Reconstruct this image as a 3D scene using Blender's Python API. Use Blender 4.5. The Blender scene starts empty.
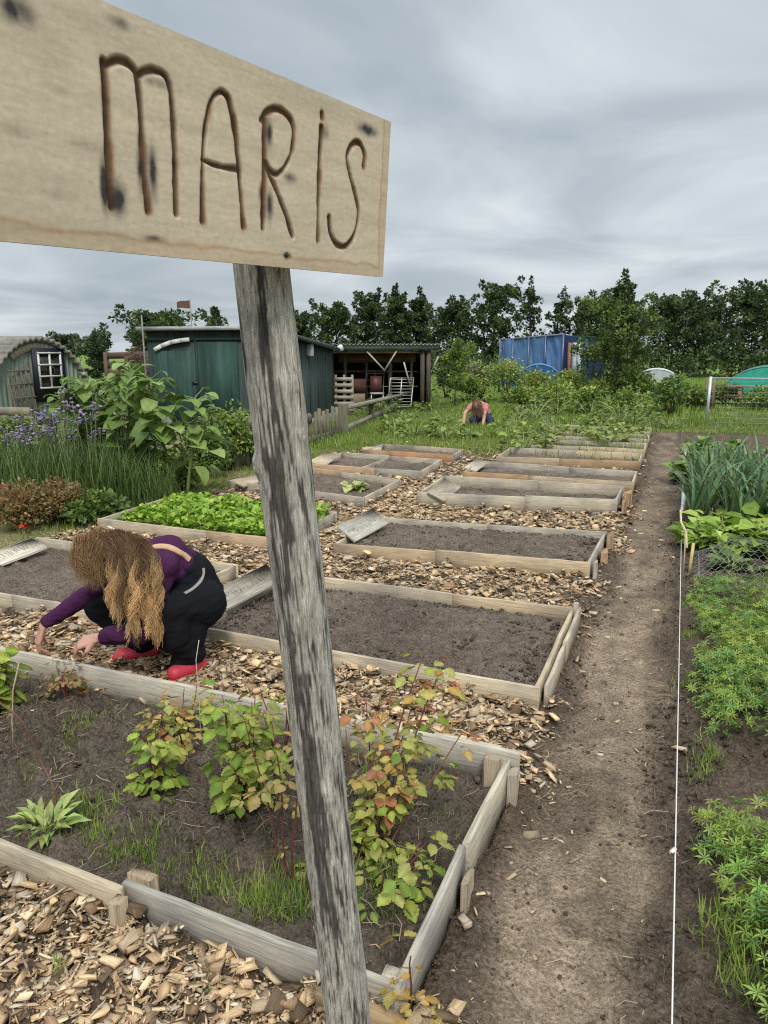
import bpy, math, random
import numpy as np
from math import radians, sin, cos, pi, sqrt, atan2
from mathutils import Vector, Matrix

rng = np.random.default_rng(7)
random.seed(7)
S = bpy.context.scene
C = S.collection

# ------------------------------------------------------------------ camera
F = 740.0; EYE = 1.55; PITCH = radians(12.2); YAW = radians(21.8)
fw = np.array([-sin(YAW)*cos(PITCH), cos(YAW)*cos(PITCH), -sin(PITCH)])
rt = np.array([cos(YAW), sin(YAW), 0.0]); upv = np.cross(rt, fw)
CAM = np.array([0, 0, EYE])

def ray(px, py): return fw + rt*((px-384)/F) + upv*((512-py)/F)
def G(px, py, z=0.0):
    d = ray(px, py); return CAM + d*((z-EYE)/d[2])
def D(px, py, dep): return CAM + ray(px, py)*dep
def H(px, py, dist):
    d = ray(px, py); return CAM + d*(dist/np.hypot(d[0], d[1]))

cd = bpy.data.cameras.new("camera"); cam = bpy.data.objects.new("camera", cd); C.objects.link(cam)
cam.location = CAM
m = Matrix((rt, upv, -fw)).transposed()
cam.rotation_euler = m.to_euler()
cd.sensor_fit = 'VERTICAL'; cd.sensor_height = 36; cd.lens = F*36/1024
cd.clip_start = 0.05; cd.clip_end = 4000
S.camera = cam

# ------------------------------------------------------------------ noise
def hash2(ix, iy, seed=0):
    h = (ix.astype(np.int64)*374761393 + iy.astype(np.int64)*668265263 + seed*974711) & 0x7fffffff
    h = ((h ^ (h >> 13))*1274126177) & 0x7fffffff
    return ((h ^ (h >> 16)) & 0xffff)/65535.0
def vnoise(x, y, seed=0):
    ix = np.floor(x); iy = np.floor(y); fx = x-ix; fy = y-iy
    fx = fx*fx*(3-2*fx); fy = fy*fy*(3-2*fy)
    a = hash2(ix, iy, seed); b = hash2(ix+1, iy, seed); c = hash2(ix, iy+1, seed); d = hash2(ix+1, iy+1, seed)
    return (a*(1-fx)+b*fx)*(1-fy)+(c*(1-fx)+d*fx)*fy
def fbm(x, y, oct=4, seed=0):
    x = np.asarray(x, float); y = np.asarray(y, float)
    s = 0; a = .5; t = 0
    for i in range(oct):
        s = s + a*vnoise(x*2**i+17.3*i, y*2**i-9.1*i, seed+i); t += a; a *= .5
    return s/t

def sstep(a, b, x):
    t = np.clip((x-a)/(b-a), 0, 1); return t*t*(3-2*t)

# ------------------------------------------------------------------ mesh builder
class MB:
    def __init__(s): s.v = []; s.l = []; s.n = []; s.c = []; s.g = []; s.k = 0
    def add(s, V, Fc, col=(.5, .5, .5), grain=None):
        V = np.asarray(V, float).reshape(-1, 3); n = len(V)
        if isinstance(Fc, np.ndarray):
            s.l.append(Fc.ravel()+s.k); s.n.append(np.full(len(Fc), Fc.shape[1]))
        else:
            s.l.append(np.array([i for f in Fc for i in f])+s.k); s.n.append(np.array([len(f) for f in Fc]))
        col = np.asarray(col, float)
        s.c.append(np.broadcast_to(col, (n, 3)) if col.ndim == 1 else col)
        s.g.append(V if grain is None else np.asarray(grain, float))
        s.v.append(V); s.k += n
        return s
    def inst(s, V, Fc, loc, R, cols):
        """V (k,3) template, Fc faces list, loc (n,3), R (n,3,3) columns = axes (scaled), cols (n,3) or (n,k,3)"""
        V = np.asarray(V, float); k = len(V); n = len(loc)
        W = np.einsum('nij,kj->nki', R, V)+loc[:, None, :]
        fl = np.array([i for f in Fc for i in f]); fn = np.array([len(f) for f in Fc])
        L = (fl[None, :]+(np.arange(n)*k)[:, None]).ravel()+s.k
        cols = np.asarray(cols, float)
        if cols.ndim == 1: cols = np.broadcast_to(cols, (n, 3))
        if cols.ndim == 2: cols = np.repeat(cols[:, None, :], k, 1)
        s.v.append(W.reshape(-1, 3)); s.l.append(L); s.n.append(np.tile(fn, n)); s.c.append(cols.reshape(-1, 3)); s.g.append(W.reshape(-1, 3))
        s.k += n*k
        return s
    def box(s, size, M=None, col=(.5, .5, .5), jit=0.0, bev=0.0):
        """box centred at origin with given size then transformed by M (4x4 Matrix); grain runs along longest side"""
        sx, sy, sz = [q/2 for q in size]
        if bev <= 0:
            V = np.array([(x, y, z) for x in (-sx, sx) for y in (-sy, sy) for z in (-sz, sz)], float)
            Fc = [(0, 1, 3, 2), (4, 6, 7, 5), (0, 4, 5, 1), (2, 3, 7, 6), (0, 2, 6, 4), (1, 5, 7, 3)]
        else:
            b = min(bev, sx*.45, sy*.45, sz*.45)
            V = []; idx = {}
            for x in (-1, 1):
                for y in (-1, 1):
                    for z in (-1, 1):
                        for a in range(3):
                            p = [x*(sx-b), y*(sy-b), z*(sz-b)]; p[a] = (x*sx, y*sy, z*sz)[a]
                            idx[(x, y, z, a)] = len(V); V.append(p)
            V = np.array(V); Fc = []
            for a in range(3):
                o = [q for q in range(3) if q != a]
                for sg in (-1, 1):
                    q = []
                    for (u, w) in ((-1, -1), (1, -1), (1, 1), (-1, 1)):
                        k = [0, 0, 0]; k[a] = sg; k[o[0]] = u; k[o[1]] = w; q.append(idx[(*k, a)])
                    Fc.append(tuple(q if (sg > 0) == (a != 1) else q[::-1]))
                # edges along axis a
                for u in (-1, 1):
                    for w in (-1, 1):
                        def kk(t, ax):
                            k = [0, 0, 0]; k[a] = t; k[o[0]] = u; k[o[1]] = w; return idx[(*k, ax)]
                        Fc.append((kk(-1, o[0]), kk(1, o[0]), kk(1, o[1]), kk(-1, o[1])))
            for x in (-1, 1):
                for y in (-1, 1):
                    for z in (-1, 1): Fc.append(tuple(idx[(x, y, z, a)] for a in range(3)))
        if jit: V = V+rng.uniform(-jit, jit, V.shape)
        ax = int(np.argmax(size)); o = [q for q in range(3) if q != ax]
        g = V[:, [ax]+o]+rng.uniform(-20, 20, 3)
        if M is not None:
            A = np.array(M); V = V@A[:3, :3].T+A[:3, 3]
        return s.add(V, Fc, col, g)
    def bar(s, p0, p1, w, t, col=(.5, .5, .5), up=(0, 0, 1), bev=0.0, jit=0.0):
        """box from p0 to p1, width w (sideways), thickness t (along up)"""
        p0 = Vector(p0); p1 = Vector(p1); d = p1-p0; L = d.length; y = d.normalized(); u = Vector(up)
        x = y.cross(u)
        if x.length < 1e-4: x = y.cross(Vector((1, 0, 0)))
        x.normalize(); z = x.cross(y)
        M = Matrix(((x.x, y.x, z.x, 0), (x.y, y.y, z.y, 0), (x.z, y.z, z.z, 0), (0, 0, 0, 1)))
        M.translation = (p0+p1)/2
        return s.box((w, L, t), M, col, jit, bev)
    def tube(s, pts, r, seg=6, col=(.5, .5, .5), cap=True):
        pts = np.asarray(pts, float); n = len(pts)
        r = np.broadcast_to(np.asarray(r, float), (n,))
        T = np.gradient(pts, axis=0); T /= np.linalg.norm(T, axis=1)[:, None]+1e-12
        N = np.zeros_like(pts); a = np.array([0, 0, 1.]) if abs(T[0][2]) < .9 else np.array([1., 0, 0])
        for i in range(n):
            q = a-T[i]*(a@T[i]); q /= np.linalg.norm(q)+1e-12; N[i] = q; a = q
        B = np.cross(T, N)
        th = np.arange(seg)*2*pi/seg
        V = pts[:, None]+r[:, None, None]*(np.cos(th)[None, :, None]*N[:, None]+np.sin(th)[None, :, None]*B[:, None])
        V = V.reshape(-1, 3)
        i = np.arange(n-1)[:, None]*seg; j = np.arange(seg)[None]; k = (j+1) % seg
        Q = np.stack([i+j, i+k, i+seg+k, i+seg+j], -1).reshape(-1, 4)
        col = np.asarray(col, float)
        if col.ndim == 2: col = np.repeat(col, seg, 0)
        L = np.concatenate([[0], np.cumsum(np.linalg.norm(np.diff(pts, axis=0), axis=1))])
        g = np.stack([np.repeat(L, seg), np.tile(np.cos(th)*r.mean(), n), np.tile(np.sin(th)*r.mean(), n)], -1)+rng.uniform(-9, 9, 3)
        k0 = s.k
        s.add(V, Q, col, g)
        if cap:
            s.l.append(k0+np.arange(seg)[::-1]); s.n.append(np.array([seg]))
            s.l.append(k0+(n-1)*seg+np.arange(seg)); s.n.append(np.array([seg]))
        return s
    def build(s, name, mat, parent=None, smooth=False, world=True):
        V = np.concatenate(s.v) if s.v else np.zeros((0, 3))
        if parent is not None and world:
            V = V-np.array(wloc(parent))
        L = np.concatenate(s.l).astype(np.int32); n = np.concatenate(s.n).astype(np.int32)
        me = bpy.data.meshes.new(name)
        me.vertices.add(len(V)); me.vertices.foreach_set('co', V.astype(np.float32).ravel())
        me.loops.add(len(L)); me.loops.foreach_set('vertex_index', L)
        me.polygons.add(len(n)); st = np.concatenate([[0], np.cumsum(n)[:-1]]).astype(np.int32)
        me.polygons.foreach_set('loop_start', st); me.polygons.foreach_set('loop_total', n)
        if smooth: me.polygons.foreach_set('use_smooth', np.ones(len(n), bool))
        me.update(calc_edges=True); me.validate()
        c = np.concatenate(s.c); a = me.attributes.new('col', 'FLOAT_COLOR', 'POINT')
        a.data.foreach_set('color', np.concatenate([c, np.ones((len(c), 1))], 1).astype(np.float32).ravel())
        g = np.concatenate(s.g); a = me.attributes.new('grain', 'FLOAT_VECTOR', 'POINT')
        a.data.foreach_set('vector', g.astype(np.float32).ravel())
        me.materials.append(mat)
        o = bpy.data.objects.new(name, me); C.objects.link(o)
        if parent is not None: o.parent = parent
        return o

def wloc(o):
    v = Vector((0, 0, 0))
    while o is not None: v = v+o.location; o = o.parent
    return v
def tag(o, label=None, cat=None, group=None, kind=None):
    if label: o['label'] = label
    if cat: o['category'] = cat
    if group: o['group'] = group
    if kind: o['kind'] = kind
    return o
def thing(name, label, cat, loc=(0, 0, 0), group=None):
    o = bpy.data.objects.new(name, None); C.objects.link(o); o.location = Vector([float(q) for q in loc])
    o.empty_display_size = .1
    return tag(o, label, cat, group)
def dup(root, loc, rz=0, sc=1, label=None, group=None):
    r = root.copy(); C.objects.link(r); r.location = Vector([float(q) for q in loc]); r.rotation_euler = (0, 0, rz); r.scale = (sc, sc, sc)
    if label: r['label'] = label
    if group: r['group'] = group
    for ch in list(root.children):
        c = ch.copy(); C.objects.link(c); c.parent = r
        for g in list(ch.children):
            d = g.copy(); C.objects.link(d); d.parent = c
    return r
def frames(dirs, ups, sc):
    """(n,3,3) matrices with y along dirs, z near ups; sc (n,) or (n,3)"""
    y = dirs/(np.linalg.norm(dirs, axis=1)[:, None]+1e-9)
    x = np.cross(y, ups); x /= np.linalg.norm(x, axis=1)[:, None]+1e-9
    z = np.cross(x, y)
    sc = np.asarray(sc, float)
    if sc.ndim == 1: sc = np.repeat(sc[:, None], 3, 1)
    return np.stack([x*sc[:, :1], y*sc[:, 1:2], z*sc[:, 2:3]], -1)
def rdir(n, zmin=-1, zmax=1):
    z = rng.uniform(zmin, zmax, n); a = rng.uniform(0, 2*pi, n); q = np.sqrt(1-z*z)
    return np.stack([q*np.cos(a), q*np.sin(a), z], -1)
def vary(base, n, dv=.25, dh=.06):
    base = np.asarray(base, float)
    return np.clip(base[None]*(1+rng.normal(0, dv, (n, 1)))*(1+rng.normal(0, dh, (n, 3))), .004, .95)

# ------------------------------------------------------------------ materials
def new_mat(name):
    m = bpy.data.materials.new(name); m.use_nodes = True
    nt = m.node_tree; nt.nodes.clear(); return m, nt, nt.nodes, nt.links
def N(nt, t, **kw):
    n = nt.nodes.new(t)
    for k, v in kw.items():
        if k.startswith('i_'):
            key = k[2:]; n.inputs[int(key) if key.isdigit() else key.replace('_', ' ')].default_value = v
        else: setattr(n, k, v)
    return n
def ramp(nt, fac, stops):
    r = nt.nodes.new('ShaderNodeValToRGB'); e = r.color_ramp.elements
    while len(e) < len(stops): e.new(.5)
    for el, (p, c) in zip(e, stops):
        el.position = p; el.color = (*c, 1) if not isinstance(c, float) else (c, c, c, 1)
    nt.links.new(fac, r.inputs[0]); return r.outputs[0]
def mul(nt, a, b, fac=1.0, mode='MULTIPLY'):
    n = N(nt, 'ShaderNodeMix', data_type='RGBA', blend_type=mode); n.inputs[0].default_value = fac if not hasattr(fac, 'links') else 1
    if hasattr(fac, 'links'): nt.links.new(fac, n.inputs[0])
    for s, i in ((a, 6), (b, 7)):
        if hasattr(s, 'links'): nt.links.new(s, n.inputs[i])
        else: n.inputs[i].default_value = (*s, 1)
    return n.outputs[2]
def finish(nt, col, rough=.8, bump=None, bs=.3, bd=.01, spec=.3, trans=0, metal=0):
    p = N(nt, 'ShaderNodeBsdfPrincipled'); p.inputs['Roughness'].default_value = rough
    p.inputs['Specular IOR Level'].default_value = spec; p.inputs['Metallic'].default_value = metal
    if hasattr(col, 'links'): nt.links.new(col, p.inputs['Base Color'])
    else: p.inputs['Base Color'].default_value = (*col, 1)
    if bump is not None:
        b = N(nt, 'ShaderNodeBump'); b.inputs['Strength'].default_value = bs; b.inputs['Distance'].default_value = bd
        nt.links.new(bump, b.inputs['Height']); nt.links.new(b.outputs[0], p.inputs['Normal'])
    out = N(nt, 'ShaderNodeOutputMaterial'); sh = p.outputs[0]
    if trans:
        t = N(nt, 'ShaderNodeBsdfTranslucent')
        if hasattr(col, 'links'): nt.links.new(col, t.inputs[0])
        else: t.inputs[0].default_value = (*col, 1)
        mx = N(nt, 'ShaderNodeMixShader'); mx.inputs[0].default_value = trans
        nt.links.new(sh, mx.inputs[1]); nt.links.new(t.outputs[0], mx.inputs[2]); sh = mx.outputs[0]
    nt.links.new(sh, out.inputs[0]); return p
def attr(nt, n='col', o='Color'): return N(nt, 'ShaderNodeAttribute', attribute_name=n).outputs[o]
def noise(nt, vec, scale, detail=4, rough=.6, dist=0.0):
    n = N(nt, 'ShaderNodeTexNoise'); n.inputs['Scale'].default_value = scale; n.inputs['Detail'].default_value = detail
    n.inputs['Roughness'].default_value = rough; n.inputs['Distortion'].default_value = dist
    if vec is not None: nt.links.new(vec, n.inputs['Vector'])
    return n.outputs[0]
def scalev(nt, vec, s):
    n = N(nt, 'ShaderNodeVectorMath', operation='MULTIPLY'); nt.links.new(vec, n.inputs[0]); n.inputs[1].default_value = s; return n.outputs[0]
def objco(nt): return N(nt, 'ShaderNodeTexCoord').outputs['Object']

def mat_veg(name, trans=.3, rough=.5, sc=25):
    m, nt, _, _ = new_mat(name)
    f = ramp(nt, noise(nt, objco(nt), sc, 3), [(.3, .75), (.7, 1.2)])
    finish(nt, mul(nt, attr(nt), f), rough, trans=trans, spec=.35); return m
def mat_wood(name, rough=.85, gx=5., gy=130., dark=.5, bs=.45):
    m, nt, _, _ = new_mat(name)
    g = attr(nt, 'grain', 'Vector')
    a = noise(nt, scalev(nt, g, (gx, gy, gy)), 1., 5, .65, .4)
    b = noise(nt, scalev(nt, g, (gx*2.2, gy*2.6, gy*2.6)), 1., 4, .7)
    w = noise(nt, scalev(nt, g, (2.6, 3., 3.)), 1., 4, .6)
    c = mul(nt, attr(nt), ramp(nt, a, [(.25, dark), (.5, .95), (.75, 1.2)]))
    c = mul(nt, c, ramp(nt, b, [(.3, .7), (.6, 1.1)]))
    c = mul(nt, c, ramp(nt, w, [(.3, (.62, .62, .66)), (.6, (1.1, 1.07, 1.0))]))
    finish(nt, c, rough, a, bs, .004, .2); return m
def mat_plain(name, rough=.7, sc=30., lo=.75, hi=1.15, bs=.15, bd=.003, spec=.3, metal=0, trans=0):
    m, nt, _, _ = new_mat(name)
    n = noise(nt, objco(nt), sc, 5, .65)
    c = mul(nt, attr(nt), ramp(nt, n, [(.3, lo), (.7, hi)]))
    finish(nt, c, rough, n, bs, bd, spec, trans, metal); return m

M_leaf = mat_veg('leaf'); M_leaf_far = mat_veg('leaf_far', .2, .6, 3.)
M_grass = mat_veg('grass', .3, .6, 6.)
M_wood = mat_wood('weathered_wood'); M_wood_dark = mat_wood('old_wood', gx=2, gy=40)
M_bark = mat_plain('bark', .9, 40, .6, 1.2, .5, .01)
M_stem = mat_plain('stem', .7, 80, .7, 1.2)
M_metal = mat_plain('metal', .4, 30, .8, 1.1, spec=.5, metal=.6)
M_paint = mat_plain('paint', .6, 9, .8, 1.12, .1)
M_plastic = mat_plain('plastic', .45, 12, .85, 1.1, spec=.5)
M_fabric = mat_plain('fabric', .9, 160, .8, 1.15, .25, .002, .15)
M_rubber = mat_plain('rubber', .55, 40, .85, 1.1, .05, spec=.5)
M_skin = mat_plain('skin', .5, 60, .88, 1.08, .1, .001, .35)
M_hair = mat_plain('hair', .5, 90, .85, 1.12, 0, spec=.22)
M_chip = mat_wood('chip_wood', gx=12, gy=160, dark=.55, bs=.4)
M_cord = mat_plain('cord', .8, 300, .8, 1.1)
M_stone = mat_plain('stone', .9, 50, .7, 1.2, .4)

def mat_soil(name):
    m, nt, _, _ = new_mat(name)
    oc = objco(nt)
    a = noise(nt, oc, 14, 6, .7); b = noise(nt, oc, 90, 5, .75); c0 = noise(nt, oc, 300, 3, .7)
    v = N(nt, 'ShaderNodeTexVoronoi'); v.inputs['Scale'].default_value = 55; nt.links.new(oc, v.inputs['Vector'])
    c = mul(nt, attr(nt), ramp(nt, a, [(.3, .66), (.7, 1.3)]))
    c = mul(nt, c, ramp(nt, b, [(.32, .38), (.5, .95), (.68, 1.5)]))
    c = mul(nt, c, ramp(nt, c0, [(.35, .8), (.7, 1.2)]))
    ad = N(nt, 'ShaderNodeMath', operation='ADD'); nt.links.new(b, ad.inputs[0]); nt.links.new(v.outputs[0], ad.inputs[1])
    finish(nt, c, .95, ad.outputs[0], 1.0, .022, .12); return m
M_soil = mat_soil('soil'); M_earth = mat_soil('earth')

# ------------------------------------------------------------------ world, sun
w = bpy.data.worlds.new("World"); S.world = w; w.use_nodes = True
nt = w.node_tree; nt.nodes.clear()
SUN_EL = radians(52); SUN_AZ = radians(150)       # azimuth clockwise from +Y: light comes from behind the camera, right
sky = N(nt, 'ShaderNodeTexSky', sky_type='NISHITA', sun_disc=False, sun_elevation=SUN_EL, sun_rotation=SUN_AZ, dust_density=3.0)
tc = N(nt, 'ShaderNodeTexCoord'); sep = N(nt, 'ShaderNodeSeparateXYZ'); nt.links.new(tc.outputs['Generated'], sep.inputs[0])
zc = N(nt, 'ShaderNodeMath', operation='MAXIMUM', i_1=0.0); nt.links.new(sep.outputs[2], zc.inputs[0])
za = N(nt, 'ShaderNodeMath', operation='ADD', i_1=0.16); nt.links.new(zc.outputs[0], za.inputs[0])
dv = N(nt, 'ShaderNodeVectorMath', operation='DIVIDE'); cb = N(nt, 'ShaderNodeCombineXYZ')
for i in range(3): nt.links.new(za.outputs[0], cb.inputs[i])
nt.links.new(tc.outputs['Generated'], dv.inputs[0]); nt.links.new(cb.outputs[0], dv.inputs[1])
pj = scalev(nt, dv.outputs[0], (1.0, 1.0, 0.0))
n1 = noise(nt, pj, 1.05, 8, .5, .6); n2 = noise(nt, pj, .42, 2, .5, .3)
mx = N(nt, 'ShaderNodeMath', operation='MULTIPLY_ADD', i_1=.62); nt.links.new(n1, mx.inputs[0])
m2 = N(nt, 'ShaderNodeMath', operation='MULTIPLY', i_1=.38); nt.links.new(n2, m2.inputs[0]); nt.links.new(m2.outputs[0], mx.inputs[2])
cl = ramp(nt, mx.outputs[0], [(.36, (3.45, 4.0, 4.5)), (.45, (4.35, 4.9, 5.35)), (.54, (5.6, 6.15, 6.5)), (.65, (7.3, 7.8, 8.0))])
gz = N(nt, 'ShaderNodeMapRange'); nt.links.new(sep.outputs[2], gz.inputs[0])
for i, vv in ((1, .38), (2, 1.0), (3, 1.0), (4, 2.9)): gz.inputs[i].default_value = vv
zen = N(nt, 'ShaderNodeVectorMath', operation='SCALE'); nt.links.new(cl, zen.inputs[0]); nt.links.new(gz.outputs[0], zen.inputs['Scale'])
mixs = mul(nt, sky.outputs[0], zen.outputs[0], .93, 'MIX')
bg = N(nt, 'ShaderNodeBackground', i_Strength=.115); nt.links.new(mixs, bg.inputs[0])
wo = N(nt, 'ShaderNodeOutputWorld'); nt.links.new(bg.outputs[0], wo.inputs[0])
sd = bpy.data.lights.new('sun', 'SUN'); sd.energy = 2.1; sd.angle = radians(12); sd.color = (1, .95, .88)
so = bpy.data.objects.new('sun', sd); C.objects.link(so)
so.rotation_euler = Vector((-sin(SUN_AZ)*cos(SUN_EL), -cos(SUN_AZ)*cos(SUN_EL), -sin(SUN_EL))).to_track_quat('-Z', 'Y').to_euler()
S.view_settings.view_transform = 'Standard'; S.view_settings.look = 'None'; S.view_settings.exposure = 0; S.view_settings.gamma = 1
S.render.engine = 'CYCLES'; S.cycles.use_denoising = False; S.cycles.filter_width = 1.15; S.cycles.max_bounces = 6; S.cycles.transparent_max_bounces = 12

# ------------------------------------------------------------------ layout of the beds (plan metres; path runs along +Y)
A = np.array
BEDS = {  # name: FL FR BR BL
 'R1': [(-3.35, 1.40), (-.485, 1.33), (-.47, 2.43), (-3.35, 2.45)],
 'R2': [(-2.36, 3.06), (-.475, 3.0), (-.475, 4.09), (-2.36, 4.09)],
 'R3': [(-2.36, 4.88), (-.50, 5.05), (-.48, 6.0), (-2.38, 5.82)],
 'R4': [(-2.38, 6.86), (-.50, 7.20), (-.50, 7.98), (-2.45, 7.92)],
 'R5': [(-2.38, 8.5), (-.43, 8.5), (-.44, 9.3), (-2.45, 9.45)],
 'R6': [(-2.3, 9.85), (-.45, 10.1), (-.46, 10.95), (-2.35, 10.9)],
 'R7': [(-2.3, 11.45), (-.46, 11.5), (-.47, 12.3), (-2.3, 12.25)],
 'R8': [(-2.3, 12.85), (-.47, 12.9), (-.48, 13.6), (-2.3, 13.6)],
 'R9': [(-2.3, 14.1), (-.5, 14.1), (-.5, 14.9), (-2.3, 14.85)],
 'L1': [(-4.5, 3.08), (-2.72, 3.06), (-2.72, 4.12), (-4.58, 4.18)],
 'L2': [(-4.6, 4.86), (-2.78, 4.82), (-2.8, 5.85), (-4.68, 6.02)],
 'L3': [(-4.68, 6.98), (-2.86, 6.62), (-2.9, 7.75), (-4.5, 8.2)],
 'L4': [(-4.42, 8.42), (-2.85, 8.34), (-2.93, 9.4), (-4.48, 9.55)],
 'L5': [(-4.3, 9.95), (-2.9, 9.84), (-2.95, 10.5), (-4.3, 10.7)],
}
def inpoly(x, y, poly, grow=0.0):
    poly = A(poly); c = poly.mean(0); q = c+(poly-c)*(1+grow)
    m = np.ones(np.shape(x), bool)
    for i in range(4):
        a = q[i]; b = q[(i+1) % 4]
        m &= ((b[0]-a[0])*(y-a[1])-(b[1]-a[1])*(x-a[0])) > 0
    return m
def any_bed(x, y, grow=0.0):
    m = np.zeros(np.shape(x), bool)
    for p in BEDS.values(): m |= inpoly(x, y, p, grow)
    return m
def chip_zone(x, y):
    """0..1 wood-chip density"""
    e = (fbm(x*2.2, y*2.2, 3, 5)-.5)*.45
    right = sstep(-.30, -.62, x+e*.8)
    left = sstep(-4.85, -4.6, x+e) + sstep(3.1, 2.9, y)
    far = 1-sstep(11.2, 14.2, y+e*3)
    return np.clip(right*np.clip(left, 0, 1)*far, 0, 1)

# ------------------------------------------------------------------ ground
def ax(*segs):
    out = []
    for a, b, st in segs: out.append(np.arange(a, b, st))
    return np.concatenate(out+[[segs[-1][1]]])
gx = np.concatenate([[-2500, -900, -300, -120, -60, -35, -22], ax((-16, -5.2, .4), (-5.2, 1.3, .025), (1.3, 4, .1)), [6, 10, 20, 45, 120, 400, 1500]])
gy = np.concatenate([[-400, -100, -30, -10, -3], ax((-1, .6, .2), (.6, 5, .022), (5, 9, .035), (9, 16, .07), (16, 30, 1)), [36, 48, 70, 120, 250, 700, 3000]])
X, Y = np.meshgrid(gx, gy, indexing='ij')
cz = chip_zone(X, Y); bed = any_bed(X, Y)
near = sstep(-6, -5, X)*sstep(2.0, 1.2, X)*sstep(17, 15, Y)*sstep(.3, .7, Y)
pathc = sstep(-.42, -.27, X+(fbm(X*3, Y*1.5, 3, 3)-.5)*.25)*sstep(.06, -.08, X+(fbm(X*3+9, Y*1.5, 3, 4)-.5)*.2)
rough = (1-.8*pathc)
Z = near*((fbm(X*9, Y*9, 4, 11)-.5)*.035*rough + (fbm(X*2, Y*1.3, 3, 12)-.5)*.03 + (fbm(X*6+3, Y*4.5, 3, 16)-.5)*.022 + np.maximum(fbm(X*22, Y*22, 3, 13)-.5, 0)*.16*rough + (fbm(X*40, Y*40, 2, 15)-.5)*.012*(.4+.6*rough))
Z += near*.035*sstep(.02, .25, X)*sstep(6, 3, Y) - .012*pathc*near
Z += near*cz*(.026+.018*sstep(1.5, 1.3, Y))
Z = np.where(bed & (near > 0), -.04, Z)
Z = Z + (1-near)*(fbm(X*.3, Y*.3, 2, 21)-.5)*.06*(np.abs(X) < 40)*(Y < 40)
tan = A((.47, .355, .25)); dark = A((.18, .136, .10)); chipb = A((.21, .155, .105)); grs = A((.13, .17, .05)); straw = A((.42, .36, .18)); fieldc = A((.19, .28, .06))
col = dark[None, None]*np.ones(X.shape+(3,))
k = (pathc*(.45+.55*sstep(.34, .58, fbm(X*2.6, Y*1.1, 4, 8)))*(1-.55*sstep(5, 8.5, Y+(fbm(X*2, Y, 3, 18)-.5)*3)))[..., None]; col = col*(1-k)+tan*k
foot = sstep(.56, .68, fbm(X*5, Y*3.2, 3, 19))*pathc; col = col*(1-.30*foot[..., None])
col = col*(.72+.56*fbm(X*11, Y*11, 4, 20))[..., None]
k = cz[..., None]; col = col*(1-k)+chipb*k
gmask = np.clip(sstep(-4.55, -4.85, X+(fbm(X*2, Y*2, 3, 6)-.5)*.5)*sstep(2.6, 3.2, Y) + sstep(12.2, 14.8, Y+(fbm(X, Y, 3, 7)-.5)*3)*sstep(-.35, -.7, X) + sstep(15.6, 16.2, Y), 0, 1)
gmask = np.maximum(gmask, sstep(10.3, 11.6, Y+(fbm(X, Y, 3, 9)-.5)*1.5)*sstep(-2.4, -2.7, X))
gmask = np.maximum(gmask, 1-sstep(-9, -6, X)); gmask = np.maximum(gmask, sstep(2, 3, X))
st = sstep(.42, .62, fbm(X*1.6, Y*1.6, 4, 31))[..., None]*np.clip(1-sstep(15.5, 17.5, Y), 0, 1)[..., None]
k = gmask[..., None]; col = col*(1-k)+(grs*(1-st)+straw*st*.8+grs*st*.2)*k
k = sstep(17, 30, Y)[..., None]; col = col*(1-k)+fieldc*k
mb = MB(); nX, nY = X.shape
i = np.arange(nX-1)[:, None]*nY; j = np.arange(nY-1)[None]
Q = np.stack([i+j, i+nY+j, i+nY+j+1, i+j+1], -1).reshape(-1, 4)
mb.add(np.stack([X, Y, Z], -1).reshape(-1, 3), Q, col.reshape(-1, 3))
tag(mb.build('ground', M_earth, smooth=True), kind='structure')
def gz_at(x, y):
    ix = np.clip(np.searchsorted(gx, x), 1, len(gx)-1); iy = np.clip(np.searchsorted(gy, y), 1, len(gy)-1)
    return Z[ix, iy]

# ------------------------------------------------------------------ clods, chips
def rock_template(seed, sub=1):
    import bmesh
    bm = bmesh.new(); bmesh.ops.create_icosphere(bm, subdivisions=sub, radius=1)
    r = np.random.default_rng(seed); V = A([v.co[:] for v in bm.verts]); Fc = [tuple(v.index for v in f.verts) for f in bm.faces]; bm.free()
    V = V*(1+r.uniform(-.28, .28, (len(V), 1))); return V, Fc
mb = MB()
for kb, cnt in (('R1', 1500), ('R2', 2600), ('R3', 1500), ('L1', 1800), ('R4', 500), ('L3', 500)):
    P = A(BEDS[kb]); u, v = rng.uniform(.03, .97, cnt), rng.uniform(.05, .95, cnt); q = (P[0]*(1-u)[:, None]+P[1]*u[:, None])*(1-v)[:, None]+(P[3]*(1-u)[:, None]+P[2]*u[:, None])*v[:, None]
    sz = .004+.013*rng.random(cnt)**3; V, Fc = rock_template(7); zb = {'R1': .026, 'R3': .105}.get(kb, .082)
    mb.inst(V, Fc, np.stack([q[:, 0], q[:, 1], zb+rng.uniform(-.008, .008, cnt)], -1), frames(rdir(cnt), rdir(cnt), np.stack([sz, sz*rng.uniform(.7, 1.4, cnt), sz*.8], -1)), vary((.20, .158, .122), cnt, .2, .03))
n = 38000
x = rng.uniform(-.55, .9, n); y = .7+11*rng.beta(1, 2.0, n)
pc = sstep(-.40, -.25, x)*sstep(.06, -.08, x)
kp = (~any_bed(x, y)) & (rng.random(n) > .9*pc) & ((fbm(x*3, y*3, 3, 44) > .42))
x, y = x[kp], y[kp]; n = len(x)
sz = (.0024+.0105*rng.random(n)**4)*(.55+.45*sstep(1.2, 3., y))
loc = np.stack([x, y, gz_at(x, y)+sz*.02], -1)
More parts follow.
